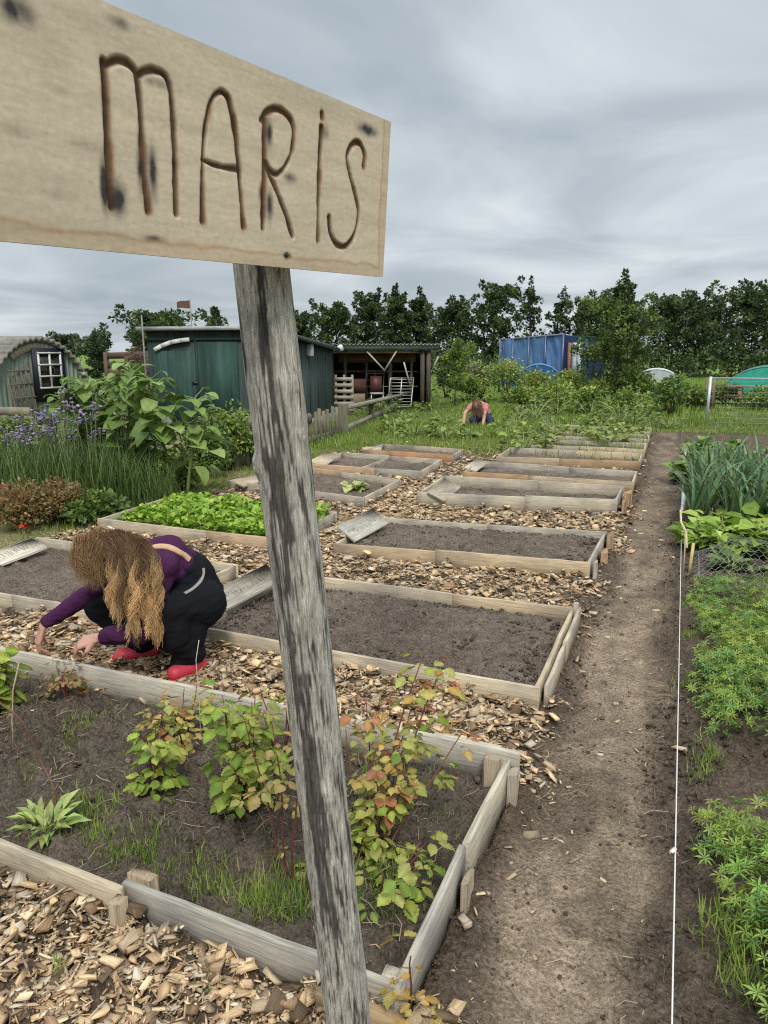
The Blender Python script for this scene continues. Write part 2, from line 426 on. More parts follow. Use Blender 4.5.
for t in range(3):
    V, Fc = rock_template(t); s_ = slice(t, None, 3)
    mb.inst(V, Fc, loc[s_], frames(rdir(len(loc[s_])), rdir(len(loc[s_])), np.stack([sz[s_], sz[s_]*rng.uniform(.7, 1.3, len(sz[s_])), sz[s_]*.75], -1)), vary((.19, .145, .108), len(loc[s_]), .2, .03))
tag(mb.build('soil_clods', M_soil, smooth=True), 'dark crumbly soil clods lying on the bare beds and along the dirt path', 'soil clods', kind='stuff')

chipV = A([(-.5, -.5, -.5), (.5, -.5, -.5), (.5, .5, -.5), (-.5, .5, -.5), (-.42, -.45, .5), (.48, -.42, .5), (.42, .46, .5), (-.46, .42, .5)])
chipF = [(3, 2, 1, 0), (4, 5, 6, 7), (0, 1, 5, 4), (1, 2, 6, 5), (2, 3, 7, 6), (3, 0, 4, 7)]
def chips(n, x0, x1, y0, y1, smin, smax, lift, dens=1.0, kind='mix'):
    x = rng.uniform(x0, x1, n); y = rng.uniform(y0, y1, n)
    d = chip_zone(x, y); kp = (rng.random(n) < d*dens) & (~any_bed(x, y, .012)); x, y = x[kp], y[kp]; n = len(x)
    L = smin+(smax-smin)*rng.random(n)**2.0; W = L*rng.uniform(.25, .8, n); T = L*rng.uniform(.06, .22, n)
    sl = rng.random(n) < .38; W[sl] = L[sl]*rng.uniform(.07, .16, sl.sum()); L[sl] *= 1.25; T[sl] = W[sl]*.7
    dr = rdir(n, -.22, .22); un = rdir(n, .72, 1.0)
    R = frames(dr, un, np.stack([W, L, T], -1))
    tone = rng.random(n)
    pal = A([(.66, .50, .32), (.55, .42, .28), (.46, .37, .27), (.60, .54, .45), (.32, .22, .14), (.17, .125, .085), (.74, .61, .44)])
    pi_ = rng.choice(7, n, p=[.20, .19, .17, .12, .13, .11, .08])
    cols = np.clip(pal[pi_]*A((1.04, .985, .91))*(1+rng.normal(0, .13, (n, 1))), .03, .9)
    Vj = chipV[None]+rng.uniform(-.22, .22, (n, 8, 3))
    Wd = np.einsum('nij,nkj->nki', R, Vj)+np.stack([x, y, gz_at(x, y)+lift*rng.random(n)+T*.3+L*.06], -1)[:, None]
    g = (Vj*np.stack([W, L, T], -1)[:, None])[:, :, [1, 0, 2]]+rng.uniform(-9, 9, (n, 1, 3))
    return n, Wd, cols, g
mbc = MB()
for (cnt, *a) in [(7500, -2.6, -.25, .45, 1.42, .02, .058, .024), (30000, -2.6, -.25, .45, 1.42, .006, .022, .024),
                  (11000, -3.4, -.25, 2.4, 3.12, .022, .062, .022), (22000, -3.4, -.25, 2.4, 3.12, .008, .024, .022),
                  (11000, -4.8, -.25, 3.9, 5.1, .022, .065, .022), (18000, -4.8, -.25, 3.9, 5.1, .01, .028, .02),
                  (7000, -2.85, -2.3, 3, 8, .022, .065, .022), (9000, -4.9, -2.3, 5.7, 8.7, .024, .07, .022), (13000, -2.5, -.2, 5.8, 8.6, .022, .07, .022),
                  (2500, -4.9, -2.3, 2.4, 3.1, .02, .06, .02), (9000, -4.9, -.2, 8.2, 13.5, .03, .08, .02)]:
    n, Wd, cols, g = chips(cnt, *a)
    fl = A(chipF); L = (fl[None]+(np.arange(n)*8)[:, None, None]).reshape(-1, 4)
    mbc.add(Wd.reshape(-1, 3), L, np.repeat(cols, 8, 0), g.reshape(-1, 3))
# strays on the path edge
x = np.concatenate([rng.normal(-.38, .1, 330), rng.uniform(-.3, .3, 120)]); y = .8+9*rng.random(450)**1.6
kp = ~any_bed(x, y, .03); x, y = x[kp], y[kp]; n = len(x)
L_ = .012+.04*rng.random(n)**2.5; W_ = L_*rng.uniform(.12, .6, n); T_ = L_*.12
Vj = chipV[None]+rng.uniform(-.2, .2, (n, 8, 3)); R = frames(rdir(n, -.15, .15), rdir(n, .8, 1), np.stack([W_, L_, T_], -1))
Wd = np.einsum('nij,nkj->nki', R, Vj)+np.stack([x, y, gz_at(x, y)+.004], -1)[:, None]
mbc.add(Wd.reshape(-1, 3), (A(chipF)[None]+(np.arange(n)*8)[:, None, None]).reshape(-1, 4), np.repeat(vary((.5, .4, .28), n, .2, .025), 8, 0), (Vj*.03).reshape(-1, 3)+np.repeat(rng.uniform(-9, 9, (n, 3)), 8, 0))
tag(mbc.build('wood_chips', M_chip), 'thick tan wood chip mulch covering the walkways between the beds', 'wood chips', kind='stuff')

# ------------------------------------------------------------------ raised beds
TONES = [(.50, .44, .35), (.46, .405, .33), (.54, .46, .35), (.42, .38, .325), (.54, .45, .32)]
BROWN = (.34, .23, .13); ORANGE = (.37, .255, .16)
def board(mb_or, parent, a, b, top=.14, bot=-.04, th=.024, col=None, dz=(0, 0), name='board'):
    th = th*.85; dz = (dz[0]*.7, dz[1]*.7)
    if col is not None: col = tuple(min(.7, q*1.13) for q in col)
    """plank on edge between plan points a,b"""
    mb = MB(); col = col or TONES[rng.integers(len(TONES))]
    a = A(a, float); b = A(b, float); n = max(2, int(np.linalg.norm(b-a)/.09))
    t = np.linspace(0, 1, n); d = (b-a)/np.linalg.norm(b-a); nn = A((-d[1], d[0]))
    wob = (fbm(t*5+rng.uniform(0, 99), t*0, 2, 3)-.5)*.007; zt = top+dz[0]+(dz[1]-dz[0])*t+(fbm(t*9+rng.uniform(0, 99), t*0+3, 3, 5)-.5)*.006
    base = a[None]+(b-a)[None]*t[:, None]+nn[None]*wob[:, None]
    e = .003; rows = []
    sec = [(-th/2, 'b', 0), (-th/2, 't', -e), (-th/2+e, 't', 0), (th/2-e, 't', 0), (th/2, 't', -e), (th/2, 'b', 0)]
    V = []; g = []; L = np.linalg.norm(b-a); off = rng.uniform(-20, 20, 3)
    for i in range(n):
        for (o, w_, ee) in sec:
            p = base[i]+nn*o; z = (zt[i]+ee) if w_ == 't' else bot
            V.append((p[0], p[1], z)); g.append((t[i]*L+off[0], o+off[1], z+off[2]))
    K = len(sec); i = np.arange(n-1)[:, None]*K; j = np.arange(K)[None]; k2 = (j+1) % K
    Q = np.stack([i+j, i+K+j, i+K+k2, i+k2], -1).reshape(-1, 4)
    mb.add(V, Q, col, g)
    mb.l.append(np.arange(K)); mb.n.append(A([K])); mb.l.append((n-1)*K+np.arange(K)[::-1]); mb.n.append(A([K]))
    return mb.build(name, M_wood, parent)
def peg(parent, p, w=.045, t=.028, top=.15, ang=0, col=None, lean=0):
    mb = MB(); M_ = Matrix.Translation((p[0], p[1], (top-.06)/2+.0))@Matrix.Rotation(ang, 4, 'Z')@Matrix.Rotation(lean, 4, 'X')
    mb.box((w, t, top+.06), M_, col or TONES[rng.integers(len(TONES))], .0015, .003)
    return mb.build('peg', M_wood, parent)
def soil(parent, poly, z, col=(.225, .178, .138), amp=.022, step=.02, seed=0, mound=.015):
    P = A(poly, float); n1 = max(8, int(np.linalg.norm(P[1]-P[0])/step)); n2 = max(8, int(np.linalg.norm(P[3]-P[0])/step))
    u, v = np.meshgrid(np.linspace(0.004, .996, n1), np.linspace(0.006, .994, n2), indexing='ij')
    q = (P[0]*(1-u)[..., None]+P[1]*u[..., None])*(1-v)[..., None]+(P[3]*(1-u)[..., None]+P[2]*u[..., None])*v[..., None]
    x, y = q[..., 0], q[..., 1]
    zz = z+(fbm(x*7+seed, y*7, 3, 50)-.5)*amp*1.6+np.maximum(fbm(x*22+seed, y*22, 3, 51)-.45, 0)*amp*3.4+(fbm(x*48, y*48+seed, 2, 52)-.5)*amp*1.0
    edge = np.clip(9*np.minimum(np.minimum(u, 1-u), np.minimum(v, 1-v)), 0, 1)**.5; zz = z-.012+(zz-z+.012)*edge
    zz += mound*np.minimum(1, 6*np.minimum(np.minimum(u, 1-u), np.minimum(v, 1-v)))-mound*.5
    tone = .66+.70*fbm(x*2.2+seed, y*2.6, 4, 54)
    mb = MB(); i = np.arange(n1-1)[:, None]*n2; j = np.arange(n2-1)[None]
    mb.add(np.stack([x, y, zz], -1).reshape(-1, 3), np.stack([i+j, i+n2+j, i+n2+j+1, i+j+1], -1).reshape(-1, 4), (A(col)[None, None]*tone[..., None]).reshape(-1, 3))
    return mb.build('soil', M_soil, parent, smooth=True)
def lerp2(a, b, t): return tuple(A(a, float)*(1-t)+A(b, float)*t)
BG = 'timber raised beds in two rows of the vegetable plot'
LAB = {
 'R1': 'nearest timber raised bed, holding weeds and yellowing raspberry canes',
 'R2': 'raised bed of bare soil beside the crouching woman, a doubled plank along its right side',
 'R3': 'raised bed with two brown offcuts outside its right end and a grey lettered plank',
 'R4': 'deep raised bed with tall pale front boards and one brown offcut at its right end',
 'R5': 'raised bed with rounded brown front edge, between the tall pale bed and the overgrown beds',
 'R6': 'overgrown raised bed with an orange-brown front board',
 'R7': 'overgrown raised bed next behind the orange-fronted one',
 'R8': 'overgrown raised bed two behind the orange-fronted one',
 'R9': 'last raised bed before the grass, grey boards nearly hidden in weeds',
 'L1': 'raised bed of bare soil partly hidden by the woman\'s head and arm',
 'L2': 'raised bed filled with bright green leafy salad',
 'L3': 'raised bed holding one small pale lettuce',
 'L4': 'raised bed split by a cross board, behind the one holding a lettuce',
 'L5': 'orange-brown raised bed of bare soil nearest the low mossy fence',
}
bedobj = {}
def frame_bed(k, top=.14, split=(.5, .5), cols=None, soilz=.075, sk={}, gap=0.0, sides='FRBL'):
    P = BEDS[k]; c = A(P).mean(0); root = thing('raised_bed', LAB[k], 'raised bed', (c[0], c[1], 0), BG); bedobj[k] = root
    cols = cols or {}
    FL, FR, BR, BL = P
    if 'F' in sides:
        mdl = lerp2(FL, FR, split[0])
        board(None, root, FL, mdl, top, col=cols.get('F0'), dz=(rng.uniform(-.01, .008), rng.uniform(-.01, .008)))
        board(None, root, A(mdl)+A((0.001, .004)), FR, top, col=cols.get('F1'), dz=(rng.uniform(-.01, .008), 0))
    if 'B' in sides:
        mdl = lerp2(BL, BR, split[1])
        board(None, root, BL, mdl, top, col=cols.get('B0'), dz=(rng.uniform(-.01, .01), rng.uniform(-.008, .008)))
        board(None, root, A(mdl)+A((.001, -.004)), BR, top, col=cols.get('B1'), dz=(rng.uniform(-.01, .008), 0))
    if 'L' in sides: board(None, root, A(FL)+A((.014, .013)), A(BL)+A((.014, -.013)), top-.004, col=cols.get('L'))
    if 'R' in sides: board(None, root, A(FR)+A((-.014, .013)), A(BR)+A((-.014, -.013)), top-.004, col=cols.get('R'))
    soil(root, P, soilz, **sk)
    return root
b = frame_bed('R2', .135, (.45, .62), {'F1': (.50, .43, .32), 'F0': (.46, .39, .29), 'B1': (.45, .36, .25)}, .078, dict(seed=3, step=.017))
# double split plank on the right side
board(None, b, (-.455, 3.05), (-.452, 3.55), .128, col=(.48, .42, .33), th=.022); board(None, b, (-.452, 3.555), (-.45, 4.12), .137, col=(.44, .38, .3), th=.022)
peg(b, (-.468, 4.10), .03, .03, .165)
b = frame_bed('R3', .145, (.42, .5), {'F0': (.44, .34, .23), 'F1': (.47, .38, .26), 'B0': (.42, .38, .3)}, .10, dict(seed=8, step=.022))
peg(b, (-.445, 5.92), .05, .16, .15, 0.05, ORANGE); peg(b, (-.448, 5.5), .045, .15, .12, .03, ORANGE); peg(b, (-.47, 5.12), .022, .09, .135, 0)
b = frame_bed('R4', .185, (.55, .55), {'F0': (.43, .385, .31), 'F1': (.44, .40, .32), 'B0': (.40, .36, .29)}, .075, dict(seed=13, step=.03))
peg(b, (-.44, 7.75), .07, .2, .17, 0, ORANGE); peg(b, (-.45, 7.4), .03, .2, .15, 0, ORANGE)
b = frame_bed('R5', .15, (.4, .6), {'F0': (.42, .28, .16), 'F1': (.44, .36, .25), 'B0': (.38, .35, .3), 'B1': (.38, .35, .3)}, .07, dict(seed=18, step=.035))
frame_bed('R6', .16, (.45, .5), {'F0': (.40, .32, .22), 'F1': ORANGE}, .07, dict(seed=22, step=.045))
for q in ('R7', 'R8', 'R9'): frame_bed(q, .15, (.5, .45), {}, .08, dict(seed=25, step=.05, col=(.15, .14, .08)))
frame_bed('L1', .14, (.5, .5), {'F0': (.52, .45, .34)}, .085, dict(seed=31, step=.02))
b = frame_bed('L2', .15, (.62, .5), {'F0': (.43, .37, .28), 'F1': (.46, .34, .23)}, .08, dict(seed=35, step=.03)); peg(b, (-2.78, 4.80), .05, .03, .12)
frame_bed('L3', .14, (.6, .45), {'B0': (.46, .33, .2), 'F0': (.42, .38, .3)}, .08, dict(seed=38, step=.03))
b = frame_bed('L4', .15, (.6, .5), {'F0': (.46, .33, .22), 'F1': (.36, .34, .29)}, .08, dict(seed=41, step=.035)); board(None, b, (-3.68, 8.42), (-3.7, 9.44), .13)
frame_bed('L5', .15, (.3, .4), {'F0': ORANGE, 'F1': (.44, .25, .14), 'B0': (.3, .27, .2)}, .08, dict(seed=44, step=.035))
# nearest bed, board by board
FL, FR, BR, BL = BEDS['R1']; root = thing('raised_bed', LAB['R1'], 'raised bed', (-1.8, 1.9, 0), BG); bedobj['R1'] = root
board(None, root, (-3.35, 1.45), (-1.30, 1.345), .142, col=(.47, .40, .29), th=.03)
board(None, root, (-1.315, 1.378), (-.505, 1.335), .136, col=(.34, .32, .28), th=.026)
board(None, root, (-.50, 1.33), (-.497, 1.86), .137, col=(.50, .46, .38), th=.026, dz=(-.004, .004))
board(None, root, (-.490, 1.865), (-.472, 2.36), .146, col=(.47, .43, .35), th=.026)
board(None, root, (-3.35, 2.46), (-1.02, 2.43), .14, col=(.44, .41, .35), th=.026); board(None, root, (-1.03, 2.432), (-.445, 2.432), .142, col=(.46, .43, .37), th=.024)
board(None, root, (-.78, 2.462), (-.52, 2.462), .132, col=(.46, .43, .37), th=.022)
board(None, root, (-3.34, 1.46), (-3.34, 2.44), .135)
peg(root, (-1.285, 1.315), .035, .04, .135, 0, (.36, .29, .2)); peg(root, (-1.29, 1.42), .085, .035, .135, -.1, (.38, .30, .21)); peg(root, (-1.36, 1.31), .03, .02, .06, .4, (.34, .28, .2))
peg(root, (-.464, 1.80), .022, .075, .09, 0, (.36, .30, .22)); peg(root, (-.447, 2.33), .036, .06, .125, .1, (.35, .30, .24)); peg(root, (-.535, 2.39), .06, .03, .125, 0, (.32, .27, .2))
peg(root, (-.435, 1.285), .032, .07, .125, -.3, (.42, .32, .2)); peg(root, (-.53, 1.365), .04, .05, .13, 0, (.5, .46, .38))
board(None, root, (-.68, 1.292), (-.468, 1.286), .10, col=(.38, .27, .16), th=.04, name='peg')
soil(root, BEDS['R1'], .022, amp=.036, step=.014, seed=60, col=(.175, .138, .105), mound=.0)
def soil_h(k): return {'R1': .06}.get(k, .08)

# ------------------------------------------------------------------ name planks in the bed corners
def plank(label, a, b, w, col, th=.018, tilt=0, za=.12, zb=.16, seed=0, scrib=True):
    a = Vector((a[0], a[1], za)); b = Vector((b[0], b[1], zb)); L = (b-a).length
    d = (b-a).normalized(); side = Vector((d.y, -d.x, 0)).normalized()
    up = side.cross(d); q = Matrix.Rotation(-tilt, 3, d); up = q@up; side = q@side
    root = thing('name_plank', label, 'plank', (a+b)/2, 'name planks leaning in the bed corners')
    M_ = Matrix(((side.x, d.x, up.x, 0), (side.y, d.y, up.y, 0), (side.z, d.z, up.z, 0), (0, 0, 0, 1))); M_.translation = (a+b)/2
    mb = MB(); mb.box((w, L, th), M_, col, .001, .002)
    if scrib:
        r = np.random.default_rng(seed); n = int(L/.028)
        for i in range(n):
            y0 = -L/2+.04+(L-.08)*i/max(1, n-1); hh = w*.22
            for _ in range(r.integers(1, 3)):
                p = [(r.uniform(-hh, hh), y0+r.uniform(-.01, .01), th/2+.0012), (r.uniform(-hh, hh), y0+r.uniform(-.01, .012), th/2+.0012)]
                pts = [M_@Vector(q_) for q_ in p]; pts.insert(1, (pts[0]+pts[1])/2)
                mb.tube([tuple(q_) for q_ in pts], .0016, 4, (.2, .16, .11))
    mb.build('plank_board', M_wood, root)
    return root
GREYP = (.52, .48, .40)
plank('pale weathered plank with worn scratches, lying beside the crouching woman\'s back', G(218, 604, .14)[:2], G(274, 574, .2)[:2], .15, (.62, .57, .48), .02, -.55, .155, .21, 1)
plank('white plank at the left picture edge, lying along the bed behind her arm', G(-30, 572, .12)[:2], G(40, 546, .15)[:2], .15, (.66, .62, .54), .02, -.4, .14, .17, 2)
plank('grey lettered plank in the corner of the bed with two brown offcuts', G(346, 537, .15)[:2], G(380, 521, .17)[:2], .19, (.46, .45, .41), .02, -.6, .17, .21, 3)
plank('short tan plank inside the tall pale bed', G(436, 500, .12)[:2], G(452, 487, .16)[:2], .2, (.52, .46, .36), .02, -.4, .15, .2, 4, False)
plank('tan plank in the lettuce bed, showing just left of the signpost', G(238, 484, .13)[:2], G(276, 474, .15)[:2], .17, (.52, .44, .34), .02, -.3, .13, .16, 5, False)
plank('tan plank in the split bed, just right of the signpost', G(316, 464, .14)[:2], G(334, 455, .17)[:2], .2, (.5, .42, .32), .02, -.3, .14, .18, 6, False)
plank('small pale plank in the corner of the round-edged bed', G(470, 469, .13)[:2], G(482, 461, .16)[:2], .16, (.52, .47, .4), .02, -.3, .12, .16, 7, False)
o = G(372, 448, .12); mb = MB()
mb.tube([(o[0], o[1], -.02), (o[0], o[1], .10), (o[0], o[1], .125)], [.15, .15, .145], 20, (.55, .46, .34))
tag(mb.build('log_slice', M_wood), 'pale round slice of log standing at the bed nearest the mossy fence', 'log')
mb = MB(); o = G(240, 650, 0); V, Fc = rock_template(5, 2)
mb.add(V*A((.075, .04, .014))+A((o[0], o[1], .07)), Fc, (.36, .36, .36)); tag(mb.build('flat_stone', M_stone, smooth=True), 'flat grey stone lying on the chips right of the woman\'s boot', 'stone')

# ------------------------------------------------------------------ the sign and its post
ROOT = Vector((-.51, 1.09, 0))
P_top = A(H(262, 262, 1.20)); 
P_top = A((-.645, 1.085, 1.70)); 
def post_axis(z):
    a = A(D(347, 1010, 1.455)); b = A(D(262, 268, 1.155)); t = (z-a[2])/(b[2]-a[2]); return a+(b-a)*t
nz, ns = 900, 120
zs = np.linspace(-.12, 1.86, nz); th = np.arange(ns)*2*pi/ns
TH, ZZ = np.meshgrid(th, zs)
cx, sx_ = np.cos(TH), np.sin(TH)
rad = .0445+.0025*(fbm(cx*1.3+5, ZZ*3, 3, 70)-.5)*2+.0032*(fbm(cx*9+sx_*7+20, ZZ*5+sx_*3, 3, 71)-.5)+.0022*(fbm(cx*26+sx_*19, ZZ*11, 3, 72)-.5)
def blob(a0, z0, wa, wz):
    da = (TH-a0+pi) % (2*pi)-pi; return np.exp(-(da/wa)**2-((ZZ-z0)/wz)**2)
va = atan2(-post_axis(1)[1], -post_axis(1)[0])      # angle that faces the camera
for (a0, z0, amp, w1) in [(va-1.25, 1.37, .010, .03), (va+.75, 1.50, .006, .03), (va-.15, .98, .004, .03), (va+.2, .78, .005, .03), (va+.9, 1.42, .005, .02)]:
    rad += amp*blob(a0, z0, w1/.05*.45, w1*.6)
    rad -= amp*.5*blob(a0, z0, w1/.05*.16, w1*.2)
cen = A([post_axis(z) for z in zs])
# cracks along the grain
for (a0, z0, z1, dep) in [(va-.3, .2, .95, .004), (va+.35, .5, 1.3, .0035), (va-.75, .9, 1.65, .0035), (va+.8, .1, .8, .003), (va+.05, 1.2, 1.66, .003)]:
    da = (TH-a0-.09*np.sin(ZZ*7+a0)+pi) % (2*pi)-pi
    rad -= dep*np.exp(-(da/.035)**2)*sstep(z0-.05, z0+.05, ZZ)*sstep(z1+.05, z1-.05, ZZ)
Vp = np.stack([cen[:, None, 0]+rad*np.cos(TH), cen[:, None, 1]+rad*np.sin(TH), ZZ], -1)
# weathering: silver-grey wood, black patches where bark or tar stays
darkp = fbm(cx*2.6+3, ZZ*5.5+sx_*2.4, 4, 80)*.52+fbm(cx*8+sx_*6, ZZ*15, 4, 81)*.48
spots = .9*blob(va-.35, .80, .30, .09)+.7*blob(va-.3, 1.33, .28, .17)+.7*blob(va-.15, .52, .35, .13)+.55*blob(va-.55, 1.1, .22, .12)+.5*blob(va-.2, 1.58, .25, .06)
streak = fbm(cx*22+sx_*17, ZZ*4.5, 4, 83)
flake = fbm(cx*16+sx_*12+7, ZZ*26, 3, 87)
ragged = fbm(cx*30+sx_*25+3, ZZ*14, 3, 89)
k = sstep(.515, .585, darkp*.60+streak*.14+flake*.18+ragged*.14+spots*.20-.03)*(.72+.28*ragged)
base = A((.50, .465, .40))*(.35+.62*streak+.62*flake)[..., None]
greenish = sstep(.5, .7, fbm(cx*3+40, ZZ*2+sx_*3, 3, 85))*sstep(.2, .9, np.cos(TH-va-.9))
base = base*(1-.45*greenish[..., None])+A((.25, .285, .20))*.45*greenish[..., None]
pcol = base*(1-k[..., None])+A((.040, .036, .033))*k[..., None]
mb = MB(); i = np.arange(nz-1)[:, None]*ns; j = np.arange(ns)[None]; j2 = (j+1) % ns
Qp = np.stack([i+j, i+j2, i+ns+j2, i+ns+j], -1).reshape(-1, 4)
mb.add(Vp.reshape(-1, 3), Qp, pcol.reshape(-1, 3), np.stack([ZZ, np.cos(TH)*.045, np.sin(TH)*.045], -1).reshape(-1, 3))
mb.l.append((nz-1)*ns+np.arange(ns)); mb.n.append(A([ns]))
def mat_post():
    m, nt, _, _ = new_mat('post_wood'); oc = objco(nt); v = scalev(nt, oc, (300., 300., 30.)); a = noise(nt, v, 1., 5, .7, .3); b_ = noise(nt, scalev(nt, oc, (70., 70., 22.)), 1., 4, .7)
    c = mul(nt, mul(nt, attr(nt), ramp(nt, a, [(.3, .42), (.5, .95), (.68, 1.3)])), ramp(nt, b_, [(.32, .7), (.65, 1.2)]))
    finish(nt, c, .9, a, .9, .004, .15); return m
M_post = mat_post()
sp = thing('signpost', 'weathered round grey post carrying the carved plywood name sign', 'signpost', (cen[0][0], cen[0][1], 0))
mb.build('post', M_post, sp, smooth=True)
# board
d0 = 1.285
P0 = D(383, 277, d0); av = A((-0.18521495, -0.98219066, -0.03157434)); bv = A((0.07726443, -0.04658575, 0.99592167)); nv = np.cross(av, bv); nv = nv if nv@(CAM-P0) > 0 else -nv
HB = 0.24615*d0/1.3; LB = .98
def onboard(px, py):
    d = ray(px, py); t = ((P0-CAM)@nv)/(d@nv); q = CAM+d*t-P0; return (q@av, q@bv)
def crop(pts): return [onboard(x/2.4+80, y/2.4+30) for x, y in pts]
def spline(P, n=40):
    P = A(P, float); P = np.vstack([2*P[0]-P[1], P, 2*P[-1]-P[-2]]); out = []
    for i in range(1, len(P)-2):
        t = np.linspace(0, 1, n, endpoint=False)[:, None]
        out.append(.5*((2*P[i])+(-P[i-1]+P[i+1])*t+(2*P[i-1]-5*P[i]+4*P[i+1]-P[i+2])*t*t+(-P[i-1]+3*P[i]-3*P[i+1]+P[i+2])*t**3))
    return np.vstack(out+[P[-2:-1]])
strokes = [[(58, 75), (62, 150), (67, 250), (71, 340), (77, 425)], [(60, 88), (75, 78), (97, 73), (120, 83), (137, 108), (145, 170), (150, 250), (157, 350), (165, 435)],
           [(143, 108), (158, 99), (182, 97), (205, 110), (219, 145), (226, 220), (230, 330), (233, 442)],
           [(295, 460), (295, 390), (297, 300), (304, 220), (316, 172), (332, 151), (348, 152), (361, 180), (374, 250), (384, 350), (393, 473)], [(295, 312), (318, 322), (345, 330), (374, 334)],
           [(440, 475), (441, 400), (443, 300), (444, 212)], [(436, 216), (452, 195), (475, 190), (499, 205), (514, 240), (510, 290), (495, 325), (475, 345), (456, 336), (445, 315)],
           [(448, 325), (466, 370), (490, 430), (511, 495)], [(581, 201), (582, 206), (582, 210)], [(580, 235), (577, 300), (574, 375), (573, 440), (572, 505)],
           [(681, 328), (683, 298), (672, 273), (655, 276), (642, 306), (650, 352), (662, 400), (669, 440), (660, 490), (640, 518), (618, 515), (603, 490), (598, 450)]]
st2 = [spline(crop(s_)) for s_ in strokes]
SP = np.vstack([np.hstack([s_, np.linspace(0, 1, len(s_))[:, None]]) for s_ in st2])
gs = np.arange(0, LB+1e-6, .0017); gt = np.linspace(0, HB, 142)
SS, TT = np.meshgrid(gs, gt, indexing='ij')
q = np.stack([SS.ravel(), TT.ravel()], -1); dist = np.full(len(q), 9.)
vis = (q[:, 0] < .62)
for c0 in range(0, len(q), 6000):
    sl = slice(c0, c0+6000); dd = np.sqrt(((q[sl, None, :]-SP[None, ::1, :2])**2).sum(-1)); dist[sl] = dd.min(1)
dist = dist.reshape(SS.shape)+(fbm(SS*60, TT*60, 3, 91)-.5)*.0030+(fbm(SS*14, TT*14, 2, 92)-.5)*.0024
GW = .0056
gro = sstep(GW, GW*.35, dist)
dep = .0042*gro+.0004*(fbm(SS*70, TT*260, 3, 93)-.5)
Vb = P0[None, None]+av*SS[..., None]+bv*TT[..., None]-nv*dep[..., None]
grainn = fbm(SS*9+fbm(SS*6, TT*14, 3, 97)*2.2, TT*60, 4, 94); fine = fbm(SS*40, TT*600, 3, 95); swirl = np.sin((TT*140+fbm(SS*3.5, TT*9, 3, 96)*16))
ply = A((.67, .56, .415))[None, None]*(.86+.2*grainn+.08*fine+.035*swirl)[..., None]
greyw = sstep(.42, .7, fbm(SS*5, TT*7, 4, 98))[..., None]; ply = ply*(1-.22*greyw)+A((.40, .35, .27))*.22*greyw
# brown tide line along the lower and right edges
ed = np.minimum(TT+.0, SS*1.0)+(fbm(SS*16, TT*16, 3, 99)-.5)*.022
tide = np.exp(-((ed-.018)/.0028)**2)*.5+sstep(.022, .010, ed)*.22
ply = ply*(1-tide[..., None])+ply*A((.62, .42, .22))*tide[..., None]
burn = np.exp(-(np.maximum(dist-GW*.6, 0)/.0030)**2)*(.25+1.1*sstep(.4, .7, fbm(SS*38, TT*24, 3, 104)))*.75
groove = A((.10, .056, .03))*(.25+1.5*fbm(SS*70, TT*28, 3, 101))[..., None]
def bl(cx_, cy_, wx, wy, ang=0): 
    s0, t0 = crop([(cx_, cy_)])[0]; s1, _ = crop([(cx_+wx, cy_)])[0]; _, t1 = crop([(cx_, cy_+wy)])[0]
    return np.exp(-(((SS-s0)/(s1-s0))**2)-(((TT-t0)/(t1-t0))**2))
blk = 1.0*bl(92, 405, 18, 40)+.9*bl(58, 375, 9, 60)+.95*bl(175, 340, 10, 55)+.8*bl(145, 330, 8, 55)+.8*bl(455, 250, 7, 30)+.6*bl(436, 390, 7, 22)+.6*bl(455, 420, 8, 40)+.9*bl(690, 240, 20, 14)+.7*bl(497, 541, 9, 8)+.6*bl(505, 355, 14, 12)+.5*bl(175, 500, 28, 8)+.5*bl(178, 125, 30, 12)+.55*bl(590, 245, 7, 22)
s0 = onboard(17, 10); blk = blk+.9*np.exp(-((SS-s0[0])/.016)**2-((TT-s0[1])/.012)**2)
s0 = onboard(118, 22); blk = blk+.45*np.exp(-((SS-s0[0])/.014)**2-((TT-s0[1])/.006)**2)
for (x_, y_, a_) in [(15, 130, .2), (62, 195, .2), (57, 90, .15), (85, 145, .25)]:
    s0 = onboard(x_, y_); blk = blk+a_*np.exp(-((SS-s0[0])/.02)**2-((TT-s0[1])/.006)**2)
blk = np.clip(1.55*blk*(.35+1.2*fbm(SS*75, TT*45, 4, 103))-.06, 0, .96)
cb_ = ply*(1-burn[..., None])+ply*A((.42, .27, .15))*burn[..., None]
cb_ = cb_*(1-blk[..., None])+A((.032, .030, .036))*blk[..., None]
cb_ = cb_*(1-gro[..., None])+groove*gro[..., None]*(1-.5*blk[..., None])
mb = MB(); a1, a2 = SS.shape; i = np.arange(a1-1)[:, None]*a2; j = np.arange(a2-1)[None]
gb = np.stack([SS, TT, TT*0], -1).reshape(-1, 3)
mb.add(Vb.reshape(-1, 3), np.stack([i+j, i+a2+j, i+a2+j+1, i+j+1], -1).reshape(-1, 4), cb_.reshape(-1, 3), gb)
TB = .012
def rim(ss, tt):
    f_ = P0[None]+av*ss[:, None]+bv*tt[:, None]; bk = f_-nv*TB; n_ = len(ss)
    lay = np.stack([f_, f_-nv*TB*.33, f_-nv*TB*.34, f_-nv*TB*.66, f_-nv*TB*.67, bk], 1); ii = np.arange(n_-1)[:, None]*6; jj = np.arange(5)[None]
    cc = np.tile(A([(.50, .40, .27), (.50, .40, .27), (.30, .2, .12), (.30, .2, .12), (.47, .38, .26), (.47, .38, .26)]), (n_, 1))
    mb.add(lay.reshape(-1, 3), np.stack([ii+jj, ii+jj+1, ii+6+jj+1, ii+6+jj], -1).reshape(-1, 4), cc)
